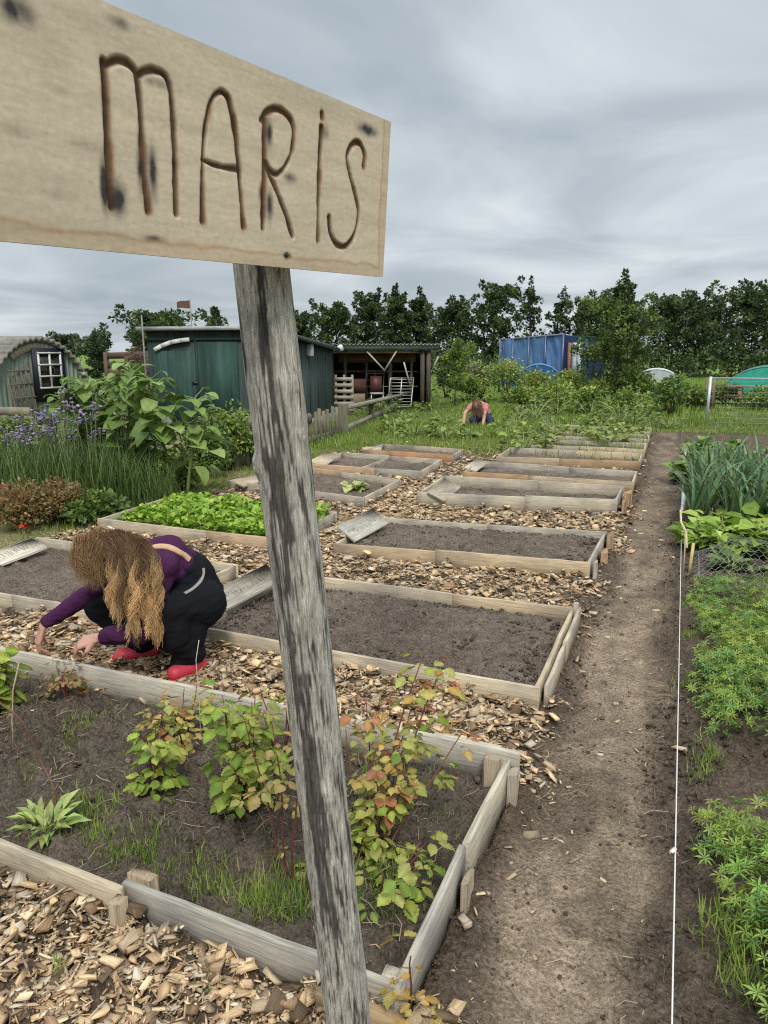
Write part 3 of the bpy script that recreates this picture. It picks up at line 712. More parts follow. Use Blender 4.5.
rim(gs, gs*0); rim(gs, gs*0+HB); rim(gt*0, gt); rim(gt*0+gs[-1], gt)
cn = A([P0-nv*TB, P0+av*gs[-1]-nv*TB, P0+av*gs[-1]+bv*HB-nv*TB, P0+bv*HB-nv*TB]); mb.add(cn, [(0, 1, 2, 3)], (.48, .38, .26))
M_ply = mat_plain('plywood', .75, 120, .9, 1.08, .1, .0006, .25)
mb.build('sign_board', M_ply, sp, smooth=False)
for (s_, t_) in ((.262, .018),):
    c_ = P0+av*s_+bv*t_; mb = MB(); mb.tube([c_-nv*.004, c_+nv*.0012, c_+nv*.0016], [.004, .004, .001], 10, (.06, .055, .05)); mb.build('screw', M_metal, sp)

# ------------------------------------------------------------------ plant templates
LF_V = A([(0, 0, 0), (-.30, .28, .07), (0, .34, -.02), (.30, .28, .07), (-.30, .62, .05), (0, .66, -.05), (.30, .62, .05), (0, 1, -.16)])
LF_F = [(0, 2, 1), (0, 3, 2), (1, 2, 5, 4), (2, 3, 6, 5), (4, 5, 7), (5, 6, 7)]
LS_V = A([(0, 0, 0), (-.32, .5, .08), (0, 1, -.08), (.32, .5, .08)]); LS_F = [(0, 2, 1), (0, 3, 2)]
def _rl():
    ys = [0, .2, .4, .6, .8, 1.0]; V = []; 
    for k_, y in enumerate(ys): V.append((0, y, -.02-.16*y*y))
    prof = [(.12, .10), (.30, .22), (.26, .25), (.40, .40), (.34, .43), (.38, .58), (.30, .61), (.28, .75), (.20, .78), (.13, .90)]
    for s_ in (-1, 1):
        for k_, (x, y) in enumerate(prof): V.append((s_*x, y, .05-.16*y*y+(.035 if k_ % 2 else -.02)-.10*x*x))
    Fc = []
    for s_, o in ((-1, 6), (1, 16)):
        q = [(0, o, o+1, 1), (1, o+1, o+2), (1, o+2, o+3, 2), (2, o+3, o+4), (2, o+4, o+5, 3), (3, o+5, o+6), (3, o+6, o+7, 4), (4, o+7, o+8), (4, o+8, o+9, 5)]
        Fc += [f if s_ > 0 else f[::-1] for f in q]
    E_ = A([0]*6+[1]*20, float); M_ = A([1]*6+[0]*20, float)
    return A(V), Fc, E_, M_
RL_V, RL_F, RL_E, RL_M = _rl()
BL_V = A([(-.5, 0, 0), (.5, 0, 0), (-.42, .45, .06), (.42, .45, .06), (-.25, .8, -.02), (.25, .8, -.02), (0, 1, -.12)]); BL_F = [(0, 1, 3, 2), (2, 3, 5, 4), (4, 5, 6)]

def leaf_cloud(mb, centers, rads, per, size, cols, tpl='LS', flat=.3, droop=.0):
    """leaves scattered in fuzzy balls"""
    V, Fc = (LS_V, LS_F) if tpl == 'LS' else (LF_V, LF_F)
    centers = A(centers, float); m_ = len(centers); rads = np.broadcast_to(A(rads, float), (m_,))
    idx = np.repeat(np.arange(m_), per); n = len(idx)
    dr = rdir(n); rr = rng.random(n)**.5
    loc = centers[idx]+dr*(rads[idx]*rr)[:, None]*A((1, 1, .8))
    out = dr+rdir(n)*.7; out[:, 2] -= droop
    up = A((0, 0, 1.))[None]*flat+rdir(n)*(1-flat)
    tone = rng.choice(len(cols), m_)[idx]
    c = np.clip(A(cols)[tone]*(1+rng.normal(0, .2, (n, 1)))*(1+rng.normal(0, .05, (n, 3))), .003, .9)
    sc = size*rng.uniform(.6, 1.3, n)
    mb.inst(V, Fc, loc, frames(out, up, np.stack([sc*rng.uniform(.7, 1.2, n), sc, sc], -1)), c)

def shrub(name, label, cat, p, h, w, cols, ncl=30, per=60, size=.06, group=None, stemc=(.16, .11, .07), tpl='LS', base=.0, top=1.0, dense=.28):
    p = A(p, float)[:3]; root = thing(name, label, cat, p, group)
    d = rdir(ncl, -.2, 1.0); r_ = rng.random(ncl)**.45
    cen = p+A((0, 0, h*.48))+d*r_[:, None]*A((w/2*.82, w/2*.82, h*.5))
    cen[:, 2] = np.maximum(cen[:, 2], p[2]+h*base+h*.1)
    mb = MB()
    for i in range(min(ncl, 14)):
        q = cen[i]; mb.tube([p+A((rng.normal(0, .03), rng.normal(0, .03), -.02)), (p+q)/2+A((0, 0, -.05*h)), q], [.012*h+.004, .008*h+.003, .002], 5, stemc)
    mb.build('stem', M_stem, root)
    mb = MB(); leaf_cloud(mb, cen, dense*w*rng.uniform(.6, 1.2, ncl), per, size, cols, tpl); mb.build('foliage', M_leaf if size < .1 else M_leaf_far, root)
    return root

def tree(name, label, p, h, w, cols, shape='round', group=None, ncl=70, per=70, size=.14, trunk_h=.22, trunk_r=.09, barkc=(.13, .11, .085), seed=0, cl=.16, dense=1.0):
    p = A(p, float)[:3]; root = thing(name, label, 'tree', p, group); r = np.random.default_rng(seed+100)
    lean = r.normal(0, .03, 2)
    top = p+A((lean[0]*h, lean[1]*h, h*1.0)); t_ = np.linspace(0, 1, 8)
    tr = p[None]+(top-p)[None]*t_[:, None]+np.stack([np.sin(t_*5+seed)*.03*h*t_, np.cos(t_*4+seed)*.03*h*t_, 0*t_], -1)
    mb = MB(); mb.tube(tr, trunk_r*h/5*(1.05-t_)**.8+.008, 7, barkc)
    cen = []; rad_ = []; nb = max(12, ncl//5)
    for i in range(nb):
        v = ((i+r.random())/nb)**.9; u = trunk_h+(1-trunk_h)*v
        if shape == 'round': prof = sqrt(max(0.02, 1-((v-.42)/.60)**2))
        elif shape == 'spire': prof = (1-v)**.8*.95+.12
        elif shape == 'feather': prof = .45+.6*sin(pi*min(1, v*.85+.12))
        else: prof = .8+.3*sin(u*9+seed)
        a_ = i*2.4+r.normal(0, .4); Lb = w/2*prof*r.uniform(.65, 1.2); b0 = p+(top-p)*u*.88
        rise = (.35+.75*v)*Lb*r.uniform(.6, 1.3)
        e_ = b0+A((cos(a_)*Lb, sin(a_)*Lb, rise)); md = (b0+e_)/2+A((0, 0, -.12*Lb)); mb.tube([b0, md, e_], [.02*h/5+.005, .012*h/5+.004, .004], 4, barkc)
        k_ = max(3, ncl//nb)
        for j_ in range(k_):
            t = .3+.75*(j_+r.random())/k_; c_ = b0+(e_-b0)*t+r.normal(0, .07, 3)*w*A((1, 1, .6)); cen.append(c_); rad_.append((1.15-.75*min(1, t))*r.uniform(.7, 1.25))
    for j_ in range(5): cen.append(top+A((r.normal(0, .03)*w, r.normal(0, .03)*w, -.05*h*j_+.05*h))); rad_.append(.35+.13*j_)
    ncl = len(cen); rad_ = A(rad_)
    mb.build('trunk', M_bark, root)
    mb = MB(); cen = A(cen); leaf_cloud(mb, cen, cl*w*rad_, per, size, cols, 'LS', .35, -.25); mb.build('crown', M_leaf_far, root)
    return root

DKG = [(.062, .094, .031), (.045, .068, .025), (.084, .12, .04), (.06, .098, .038), (.115, .15, .046)]
MDG = [(.14, .22, .045), (.10, .17, .04), (.19, .26, .055), (.085, .14, .033)]
LTG = [(.23, .31, .06), (.28, .34, .07), (.18, .26, .055), (.14, .21, .05)]
def gnd(px, dist): q = H(px, 400, dist); return A((q[0], q[1], 0.))
def ztop(py, px, dist): return H(px, py, dist)[2]

# ------------------------------------------------------------------ trees behind
TG = 'dark trees of the windbreak behind the plots'
TL = [(300, 318, 36, 60, 'round', 'low dark tree just right of the signpost, lowest of the windbreak there'),
 (340, 308, 40, 56, 'round', 'dark rounded tree above the left end of the open shelter roof'),
 (368, 298, 34, 58, 'feather', 'slim dark tree above the middle of the open shelter roof'),
 (395, 291, 34, 55, 'spire', 'pointed dark tree above the right half of the open shelter roof'),
 (418, 293, 30, 57, 'spire', 'narrow pointed tree above the right end of the open shelter roof'),
 (450, 308, 44, 54, 'feather', 'broad dark tree above the pale young sapling'),
 (490, 291, 44, 53, 'feather', 'dark forked tree rising over the left end of the blue tarp shelter'),
 (528, 284, 34, 55, 'spire', 'thin see-through tree rising over the middle of the blue tarp shelter'),
 (551, 293, 30, 56, 'spire', 'thin see-through tree rising over the right end of the blue tarp shelter'),
 (585, 305, 44, 54, 'round', 'low dark tree between the blue tarp shelter and the young green tree'),
 (616, 277, 40, 53, 'spire', 'tallest pointed dark tree, directly behind the young green tree'),
 (668, 305, 54, 54, 'round', 'dark rounded tree above the white net tunnel'),
 (702, 308, 40, 57, 'feather', 'dark tree filling the gap between two rounded ones above the green dome'),
 (736, 298, 60, 52, 'round', 'big dark rounded tree above the green dome tunnel'),
 (785, 299, 60, 54, 'round', 'dark tree cut by the right picture edge')]
for i, (px, py, wpx, dist, shp, lab) in enumerate(TL):
    zt = ztop(py, px, dist); w_ = wpx*dist/740*1.25
    thin = shp == 'spire' and 'thin' in lab
    tree('windbreak_tree', lab, gnd(px, dist), zt, w_, DKG if not thin else [(.05, .075, .03), (.035, .055, .022)], shp, TG, ncl=80 if thin else 190, per=24 if thin else 44, size=.21, trunk_h=.10, seed=i, cl=.075 if thin else .085)
# undergrowth along the windbreak
mb = MB(); cc = []
for px in range(285, 830, 5):
    dist = rng.uniform(48, 53); g_ = gnd(px, dist); cc.append(g_+A((0, 0, rng.uniform(.2, 1.7))))
leaf_cloud(mb, cc, .8, 110, .24, DKG+[(.05, .08, .025)]); tag(mb.build('undergrowth', M_leaf_far), 'dark undergrowth filling the foot of the windbreak trees', 'undergrowth', kind='stuff')
for i, (px, py, wpx, dist, lab) in enumerate([(72, 339, 26, 75, 'small flat-topped far tree over the hut roof'), (97, 341, 34, 70, 'wide flat-topped far tree between the arched hut and the big dark tree')]):
    tree('distant_tree', lab, gnd(px, dist), ztop(py, px, dist), wpx*dist/740, [(.08, .11, .055), (.06, .085, .045), (.10, .13, .06)], 'round', None, ncl=50, per=50, size=.3, trunk_h=.45, seed=40+i, cl=.2)
tree('big_leafy_tree', 'big dark green tree behind the left end of the green shed', gnd(163, 34), ztop(325, 163, 34), 72*34/740, [(.075, .12, .032), (.05, .085, .024), (.10, .15, .04)], 'round', None, 190, 60, .17, .05, seed=50, cl=.17)
tree('slender_tree', 'slim two-tipped sapling showing above the green shed roof beside the signpost', gnd(224, 30), ztop(314, 224, 30), 30*30/740, DKG, 'feather', None, 26, 40, .16, .3, seed=51)
tree('conifer_sapling', 'little pointed conifer right of the arched hut', gnd(101, 22), ztop(338, 101, 22), 26*22/740, [(.05, .09, .03), (.035, .065, .025)], 'spire', None, 60, 60, .07, .06, seed=52)
tree('young_tree', 'bushy young light green tree right of the blue tarp shelter', gnd(612, 23), ztop(307, 612, 23), 70*23/740, [(.12, .18, .04), (.085, .13, .032), (.16, .22, .05), (.07, .105, .027)], 'round', None, 150, 75, .095, .12, trunk_r=.07, seed=53, cl=.14)
tree('pale_sapling', 'yellow-green sapling beside the open shelter', gnd(455, 21.5), ztop(345, 455, 21.5), 36*21.5/740, LTG, 'round', None, 40, 60, .08, .3, trunk_r=.03, seed=54, cl=.19)
tree('edge_tree', 'dark tree tip at the left picture edge', gnd(-12, 28), ztop(318, -12, 28), 40*28/740, DKG, 'spire', None, 50, 50, .14, .1, seed=55)

# ------------------------------------------------------------------ shrubs in the middle distance
SG = 'bushes between the beds and the tarp shelter'
for i, (px, base, topy, wpx, cols, lab) in enumerate([
 (480, 399, 366, 36, [(.13, .15, .10), (.10, .12, .07)], 'grey-green bush just right of the yellow-green sapling'),
 (508, 402, 362, 52, MDG+LTG, 'tall mid-green bush directly behind the far crouching gardener'),
 (538, 404, 372, 36, LTG, 'yellow-green bush in front of the blue mound'),
 (568, 405, 376, 40, LTG+[(.2, .2, .05)], 'yellow-green bush between the blue mound and the young tree'),
 (594, 406, 384, 26, LTG, 'low pale bush at the left foot of the young tree'),
 (642, 406, 380, 34, LTG+MDG, 'pale bush at the right foot of the young tree'),
 (669, 419, 379, 38, MDG, 'leafy upright bush left of the white pole'),
 (446, 398, 372, 26, DKG+MDG, 'dark bush at the right end of the open shelter'),
 (725, 404, 388, 40, MDG+[(.12, .12, .06)], 'low weedy bush behind the wire fence below the picnic table'),
 (523, 408, 386, 40, LTG, 'low yellow-green bush in front of the tall mid-green bush'),
 (555, 411, 389, 40, LTG, 'low yellow-green bush in the second row below the blue mound'),
 (585, 412, 392, 30, LTG+MDG, 'small bush in the second row left of the young tree trunk'),
 (470, 402, 380, 24, MDG, 'small green bush just left of the grey-green one'),
 (630, 413, 394, 34, LTG, 'low pale bush in the second row right of the young tree trunk'),
 (690, 410, 388, 26, MDG+[(.14, .12, .06)], 'small weedy bush in front of the timber planter'),
 (765, 410, 393, 44, MDG, 'low bush at the right picture edge behind the wire fence')]):
    g_ = G(px, base); dist = np.hypot(g_[0], g_[1]); h_ = ztop(topy-rng.uniform(0, 7), px, dist)
    shrub('bush', lab, 'bush', g_, max(.45, h_), wpx*dist/740*rng.uniform(.85, 1.35), [tuple(q*1.18 for q in c_) for c_ in cols]+[(.36, .40, .09)], 60, 34, .085, SG, dense=.15)

# ------------------------------------------------------------------ green shed
def obox(mb, cx_, wv, dvv, x0, x1, y0, y1, z0, z1, col, jit=0, bev=0):
    """box in a local frame: origin cx_, unit vectors wv (across) and dvv (deep)"""
    c = A(cx_)+wv*(x0+x1)/2+dvv*(y0+y1)/2+A((0, 0, (z0+z1)/2))
    M_ = Matrix(((wv[0], dvv[0], 0, 0), (wv[1], dvv[1], 0, 0), (0, 0, 1, 0), (0, 0, 0, 1))); M_.translation = Vector(c)
    return mb.box((x1-x0, y1-y0, z1-z0), M_, col, jit, bev)
def local(p0, p1):
    wv = A(p1)-A(p0); L = np.linalg.norm(wv); wv = wv/L; return wv, A((-wv[1], wv[0], 0)), L
sFL = gnd(151, 15.1); sFR = gnd(268, 14.1); wv, dvv, WS = local(sFL, sFR); DS = 3.1
for _d in np.arange(2, 5, .02):
    _q = sFR+dvv*_d-CAM
    if 384+F*(_q@rt)/(_q@fw) > 334: DS = _d; break
GREEN = (.046, .068, .060)
shed = thing('green_shed', 'dark green wooden shed with sloping felt roof and pale curved strip above its door', 'shed', sFL)
zf = ztop(331, 210, 14.6); zr = ztop(350, 335, np.hypot(*(sFR+dvv*DS)[:2]))
mb = MB()
V = [sFL, sFR, sFR+dvv*DS, sFL+dvv*DS]; V = [tuple(q[:2])+(0.,) for q in V]+[(V[0][0], V[0][1], zf), (V[1][0], V[1][1], zf), (V[2][0], V[2][1], zr), (V[3][0], V[3][1], zr)]
mb.add(V, [(0, 1, 5, 4), (1, 2, 6, 5), (2, 3, 7, 6), (3, 0, 4, 7), (4, 5, 6, 7)], GREEN)
for k_ in np.arange(.18, DS, .62): obox(mb, sFL, wv, dvv, WS, WS+.012, k_-.012, k_+.012, .05, zf-.45, (.035, .07, .062))

def mat_boards(name):
    m, nt, _, _ = new_mat(name); oc = objco(nt); a = noise(nt, scalev(nt, oc, (14., 14., .9)), 1., 5, .65); b_ = noise(nt, scalev(nt, oc, (2.2, 2.2, .8)), 1., 4, .65); d_ = noise(nt, oc, 45., 3, .7)
    c = mul(nt, mul(nt, attr(nt), ramp(nt, a, [(.3, .62), (.6, 1.1), (.75, 1.4)])), ramp(nt, b_, [(.3, .7), (.7, 1.3)])); c = mul(nt, c, ramp(nt, d_, [(.35, .85), (.7, 1.12)]))
    finish(nt, c, .75, a, .3, .01, .2); return m
M_shed = mat_boards('shed_boards')
mb.build('wall', M_shed, shed)
M_felt = mat_plain('roof_felt', .9, 14, .6, 1.2, .4, .01)
mb = MB()
def rf(x, y, z): return tuple(sFL+wv*x+dvv*y+A((0, 0, z)))
sl = (zr-zf)/DS
V = [rf(-.12, -.14, zf+.02-.14*sl), rf(WS+.12, -.14, zf+.02-.14*sl), rf(WS+.12, DS+.15, zr+.02+.15*sl), rf(-.12, DS+.15, zr+.02+.15*sl)]
V += [(a_, b_, c_+.045) for a_, b_, c_ in V]
mb.add(V, [(0, 3, 2, 1), (4, 5, 6, 7), (0, 1, 5, 4), (1, 2, 6, 5), (2, 3, 7, 6), (3, 0, 4, 7)], (.16, .16, .155)); roof = mb.build('roof', M_felt, shed)
mb = MB(); mb.bar(rf(-.13, -.15, zf+.045), rf(WS+.13, -.15, zf+.045), .02, .07, (.42, .45, .45)); mb.build('fascia', M_wood_dark, shed)
mb = MB(); mb.bar(rf(WS+.13, -.13, zf+.02), rf(WS+.13, DS+.15, zr+.0), .02, .08, (.03, .035, .035)); mb.build('fascia', M_paint, shed)
def shed_x(px): 
    d = ray(px, 400); n_ = -dvv; t = ((sFL-CAM)@n_)/(d@n_); return (CAM+d*t-sFL)@wv
def shed_z(px, py):
    d = ray(px, py); n_ = -dvv; t = ((sFL-CAM)@n_)/(d@n_); return (CAM+d*t)[2]
xa, xb = shed_x(157), shed_x(199)
mb = MB(); obox(mb, sFL, wv, dvv, xa, xb, -.03, -.003, .1, shed_z(178, 351), (.038, .080, .068)); dr = mb.build('door', M_shed, shed)
mb = MB(); obox(mb, sFL, wv, dvv, xb-.1, xb+.02, -.045, -.031, .95, 1.0, (.03, .03, .03)); mb.build('door_latch', M_metal, dr)
mb = MB(); obox(mb, sFL, wv, dvv, xb+.03, min(WS-.05, shed_x(240)), -.03, -.003, .1, zf-.2, (.034, .072, .061)); mb.build('door', M_shed, shed)
mb = MB(); obox(mb, sFL, wv, dvv, -.02, WS+.02, -.035, -.004, zf-.17, zf-.12, (.03, .06, .055)); obox(mb, sFL, wv, dvv, xb-.02, xb+.025, -.034, -.004, .1, zf-.17, (.02, .03, .03)); mb.build('door_frame', M_paint, shed)
pts = [(159, 350), (166, 346), (175, 342.5), (185, 340.5), (194, 339.5)]
pl = [A(sFL)+wv*shed_x(a_)-dvv*.06+A((0, 0, shed_z(a_, b_)-sFL[2])) for a_, b_ in pts]
mb = MB()
for a_, b_ in zip(pl[:-1], pl[1:]): mb.bar(a_, b_, .02, .075, (.72, .72, .70), up=(0, 0, 1))
mb.build('curved_strip', M_paint, shed)
_k = next(k_ for k_ in np.arange(.1, DS, .02) if 384+F*((sFR+dvv*k_-CAM)@rt)/((sFR+dvv*k_-CAM)@fw) > 309); q = sFR+wv*.05+dvv*_k+A((0, 0, ztop(350, 309, np.hypot(*(sFR+dvv*_k)[:2])))); mb = MB(); Mx = Matrix.Translation(Vector(q)); mb.box((.12, .14, .26), Mx, (.30, .31, .30), 0, .01); mb.build('vent_box', M_paint, shed)
mb = MB(); obox(mb, sFL, wv, dvv, -.1, WS+.14, -.15, DS+.12, -.1, .10, (.3, .3, .28)); mb.build('plinth', M_stone, shed)
# flag behind the shed
fp = gnd(195.5, 19.5); fl = thing('flag', 'small dark pennant flag on a thin pole behind the green shed', 'flag', fp)
zt = ztop(299, 195, 19.5); mb = MB(); mb.tube([fp, fp+A((0, 0, zt))], [.022, .016], 6, (.35, .33, .3)); mb.build('pole', M_wood, fl)
u_ = np.linspace(0, 1, 9); v_ = np.linspace(0, 1, 4); U, VV = np.meshgrid(u_, v_, indexing='ij')
e1 = -rt; P_ = fp[None, None]+e1*(U*.34)[..., None]+fw*(np.sin(U*7)*.03)[..., None]+A((0, 0, 1.))*(zt-.02-VV*.2*(1-.25*U)-.05*U)[..., None]
mb = MB(); i = np.arange(8)[:, None]*4; j = np.arange(3)[None]; mb.add(P_.reshape(-1, 3), np.stack([i+j, i+4+j, i+4+j+1, i+j+1], -1).reshape(-1, 4), (.16, .09, .06)); mb.build('cloth', M_fabric, fl, True)
bp = gnd(148, 14.4); mb = MB(); mb.tube([bp, bp+A((-.02, 0, ztop(315, 148, 14.4)))], [.02, .014], 6, (.28, .27, .25)); tag(mb.build('bare_pole', M_wood), 'thin bare pole standing at the left corner of the green shed', 'pole')

# ------------------------------------------------------------------ open shelter
lL = gnd(322, 20.5); lR = gnd(432, 20.8); wv2, dv2, WL = local(lL, lR); DLn = 2.6
sh = thing('open_shelter', 'open-fronted timber lean-to with corrugated roof and white braces', 'shelter', lL)
zt = ztop(347, 385, 20.6)
def lp(x, y, z): return lL+wv2*x+dv2*y+A((0, 0, z))
def lpx(px): return (px-322)/(432-322)*WL
n_ = 140; xs_ = np.linspace(-.1, WL+.1, n_); rows = []
for y_, z_ in ((-.35, zt+.07), (DLn, zt+.02)): rows.append([lp(x_, y_, z_+.022*sin(x_*2*pi/.11)) for x_ in xs_])
V = A(rows).reshape(-1, 3); V2 = V+A((0, 0, -.02)); i = np.arange(n_-1)
mb = MB(); mb.add(np.vstack([V, V2]), np.vstack([np.stack([i, i+1, i+n_+1, i+n_], -1), np.stack([i+2*n_, i+3*n_, i+3*n_+1, i+2*n_+1], -1), np.stack([i, i+2*n_, i+2*n_+1, i+1], -1)]), (.15, .17, .16)); mb.build('roof', M_metal, sh)
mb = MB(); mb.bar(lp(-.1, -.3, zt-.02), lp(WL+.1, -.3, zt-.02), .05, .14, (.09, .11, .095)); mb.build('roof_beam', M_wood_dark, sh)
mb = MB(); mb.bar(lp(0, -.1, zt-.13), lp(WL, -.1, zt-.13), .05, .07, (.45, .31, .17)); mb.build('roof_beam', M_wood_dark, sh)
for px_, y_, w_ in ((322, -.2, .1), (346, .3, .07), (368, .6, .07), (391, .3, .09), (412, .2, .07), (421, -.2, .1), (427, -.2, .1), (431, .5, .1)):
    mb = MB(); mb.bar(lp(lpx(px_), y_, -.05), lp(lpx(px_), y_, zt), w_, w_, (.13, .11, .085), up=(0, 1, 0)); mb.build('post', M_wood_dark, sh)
for a_, b_ in (((366, zt-.12), (383, zt-.62)), ((395, zt-.1), (383, zt-.62)), ((430, zt-.62), (436, zt-.25)), ((408, zt-1.0), (402, zt-.4))):
    mb = MB(); mb.bar(lp(lpx(a_[0]), -.28, a_[1]), lp(lpx(b_[0]), -.28, b_[1]), .03, .05, (.55, .52, .46), up=(0, 1, 0)); mb.build('brace', M_wood, sh)
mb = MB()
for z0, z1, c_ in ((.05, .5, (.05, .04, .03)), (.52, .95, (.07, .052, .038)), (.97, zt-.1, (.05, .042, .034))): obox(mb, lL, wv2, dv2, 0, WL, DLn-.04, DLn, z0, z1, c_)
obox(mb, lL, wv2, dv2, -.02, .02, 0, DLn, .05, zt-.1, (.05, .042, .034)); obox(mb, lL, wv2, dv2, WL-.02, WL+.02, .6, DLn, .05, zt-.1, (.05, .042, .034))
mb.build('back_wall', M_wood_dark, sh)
mb = MB(); obox(mb, lL, wv2, dv2, .3, WL-.6, .9, 1.4, .98, 1.03, (.22, .12, .08)); mb.build('shelf', M_wood_dark, sh)
mb = MB(); obox(mb, lL, wv2, dv2, lpx(340), lpx(418), .55, .6, zt-.42, zt-.2, (.17, .085, .05)); mb.build('shelf', M_wood_dark, sh)
q = lp(lpx(340), -.4, zt-.03); mb = MB(); V, Fc = rock_template(3, 2); mb.add(V*.09+q, Fc, (.75, .75, .73)); tag(mb.build('white_ball', M_paint, smooth=True), 'small white round buoy hanging at the left end of the open shelter roof', 'buoy')
# pallets leaning by the shed
pal = thing('wooden_pallet', 'grey wooden pallet standing on edge between green shed and open shelter', 'pallet', gnd(343, 18.6))
pw, pd_, _ = local(gnd(334, 18.6), gnd(354, 18.6)); p0 = gnd(333.5, 18.6)
for k_ in range(6):
    mb = MB(); z_ = .10+k_*.15; obox(mb, p0, pw, pd_, 0+.01*k_, .52-.012*k_, -.02, .0, z_, z_+.09, (.46, .42, .36)); mb.build('slat', M_wood, pal)
for x_ in (.03, .24, .44):
    mb = MB(); obox(mb, p0, pw, pd_, x_, x_+.06, .002, .09, .05, 1.0, (.33, .3, .25)); mb.build('bearer', M_wood, pal)
# crate and chairs under the roof
cr = thing('brown_crate', 'brown wooden crate under the left half of the open shelter', 'crate', lp(lpx(358), .2, 0))
mb = MB(); obox(mb, lL, wv2, dv2, lpx(350), lpx(366), .1, .6, .45, .82, (.11, .055, .045)); mb.build('lid_panel', M_wood_dark, cr)
mb = MB(); obox(mb, lL, wv2, dv2, lpx(351), lpx(365), .12, .58, .0, .44, (.26, .22, .16)); mb.build('side_panel', M_wood_dark, cr)
def rack(label, x0, x1, z0, z1, y_, nb, lean, c_):
    rk = thing('metal_rack', label, 'rack', lp((x0+x1)/2, y_, 0), 'metal racks stored in the open shelter')
    def pp(x, z): return lp(x+lean*.2*(z-z0), y_+lean*(z-z0)*.25, z)
    mb = MB(); mb.tube([pp(x0, z0), pp(x0, z1), pp(x1, z1), pp(x1, z0), pp(x0, z0)], .018, 5, c_); mb.tube([pp((x0+x1)/2, z0), pp((x0+x1)/2, z1)], .018, 5, c_); mb.build('frame', M_metal, rk)
    for k_ in range(nb):
        z_ = z0+(z1-z0)*(k_+.5)/nb; mb = MB(); mb.tube([pp(x0, z_), pp(x1, z_)], .011, 5, c_); mb.build('bar', M_metal, rk)
rack('pale metal slatted rack leaning at the front of the open shelter', lpx(386), lpx(409), .1, .86, -.35, 9, .5, (.5, .48, .44))
rack('dull grey metal rack standing deeper inside the open shelter', lpx(366), lpx(384), .15, 1.05, .4, 5, .2, (.22, .22, .21))
ch = thing('garden_chair', 'old garden chair with grey seat in the middle of the open shelter', 'chair', lp(lpx(376), -.1, 0))
x0, x1 = lpx(370), lpx(383)
mb = MB(); obox(mb, lL, wv2, dv2, x0, x1, -.15, .25, .42, .46, (.42, .42, .42)); mb.build('seat', M_plastic, ch)
mb = MB(); obox(mb, lL, wv2, dv2, x0+.02, x1-.02, .26, .30, .46, .9, (.15, .06, .05)); mb.build('backrest', M_plastic, ch)
for a_, b_ in ((x0+.02, -.13), (x1-.02, -.13), (x0+.02, .23), (x1-.02, .23)):
    mb = MB(); mb.tube([lp(a_, b_, 0), lp(a_, b_, .42)], .016, 5, (.4, .4, .4)); mb.build('leg', M_metal, ch)

# ------------------------------------------------------------------ low mossy fence with pickets
MOSS = (.19, .18, .125)
f0, f1, f2 = G(296, 452)+0, G(343, 438), G(412, 404)
for q in (f0, f1, f2): q[2] = 0
fe = thing('picket_fence', 'low mossy grey fence with a few pickets in front of the open shelter', 'fence', f0)
h1 = H(320, 416, np.hypot(*G(320, 445)[:2]))[2]
d01 = (f1-f0)/np.linalg.norm(f1-f0); L01 = np.linalg.norm(f1-f0); L12 = np.linalg.norm(f2-f1)
fA = f0-d01*1.9
for t in (0, .28, .55): mb = MB(); q = fA+(f1-fA)*t; mb.bar(q-A((0, 0, .1)), q+A((0, 0, h1)), .09, .09, MOSS, up=(0, 1, 0)); mb.build('post', M_wood_dark, fe)
mb = MB(); mb.bar(f1-A((0, 0, .1)), f1+A((0, 0, h1+.12)), .15, .15, (.16, .15, .11), up=(0, 1, 0), bev=.01); mb.build('post', M_wood_dark, fe)
mb = MB(); mb.bar(fA+A((0, 0, h1-.02)), f0+(f1-f0)*.3+A((0, 0, h1-.02)), .045, .13, MOSS); mb.build('rail', M_wood_dark, fe)
mb = MB(); mb.bar(fA+A((0, 0, .12)), f0+(f1-f0)*.95+A((0, 0, .12)), .045, .13, (.17, .165, .11)); mb.build('rail', M_wood_dark, fe)
for k_ in range(7):
    q = f0+(f1-f0)*(.28+.095*k_); mb = MB(); mb.bar(q+A((0, 0, .0)), q+A((rng.normal(0, .01), 0, h1+.10+rng.uniform(-.03, .03))), .055, .025, (.21, .195, .14), up=(0, 1, 0)); mb.build('picket', M_wood_dark, fe)
hr = H(412, 402, np.hypot(*f2[:2]))[2]
mb = MB(); mb.bar(f1+A((0, 0, h1+.05)), f2+A((0, 0, max(.35, hr+.15))), .16, .06, (.27, .25, .19), up=(0, 0, 1)); mb.build('rail', M_wood_dark, fe)
mb = MB(); mb.bar(f1+A((0, 0, .16)), f1+(f2-f1)*.6+A((0, 0, .16)), .05, .1, (.33, .31, .25)); mb.build('rail', M_wood_dark, fe)
for t in (.3, .55, .98): mb = MB(); q = f1+(f2-f1)*t; mb.bar(q-A((0, 0, .1)), q+A((0, 0, h1+.02)), .1, .1, (.15, .14, .1), up=(0, 1, 0)); mb.build('post', M_wood_dark, fe)

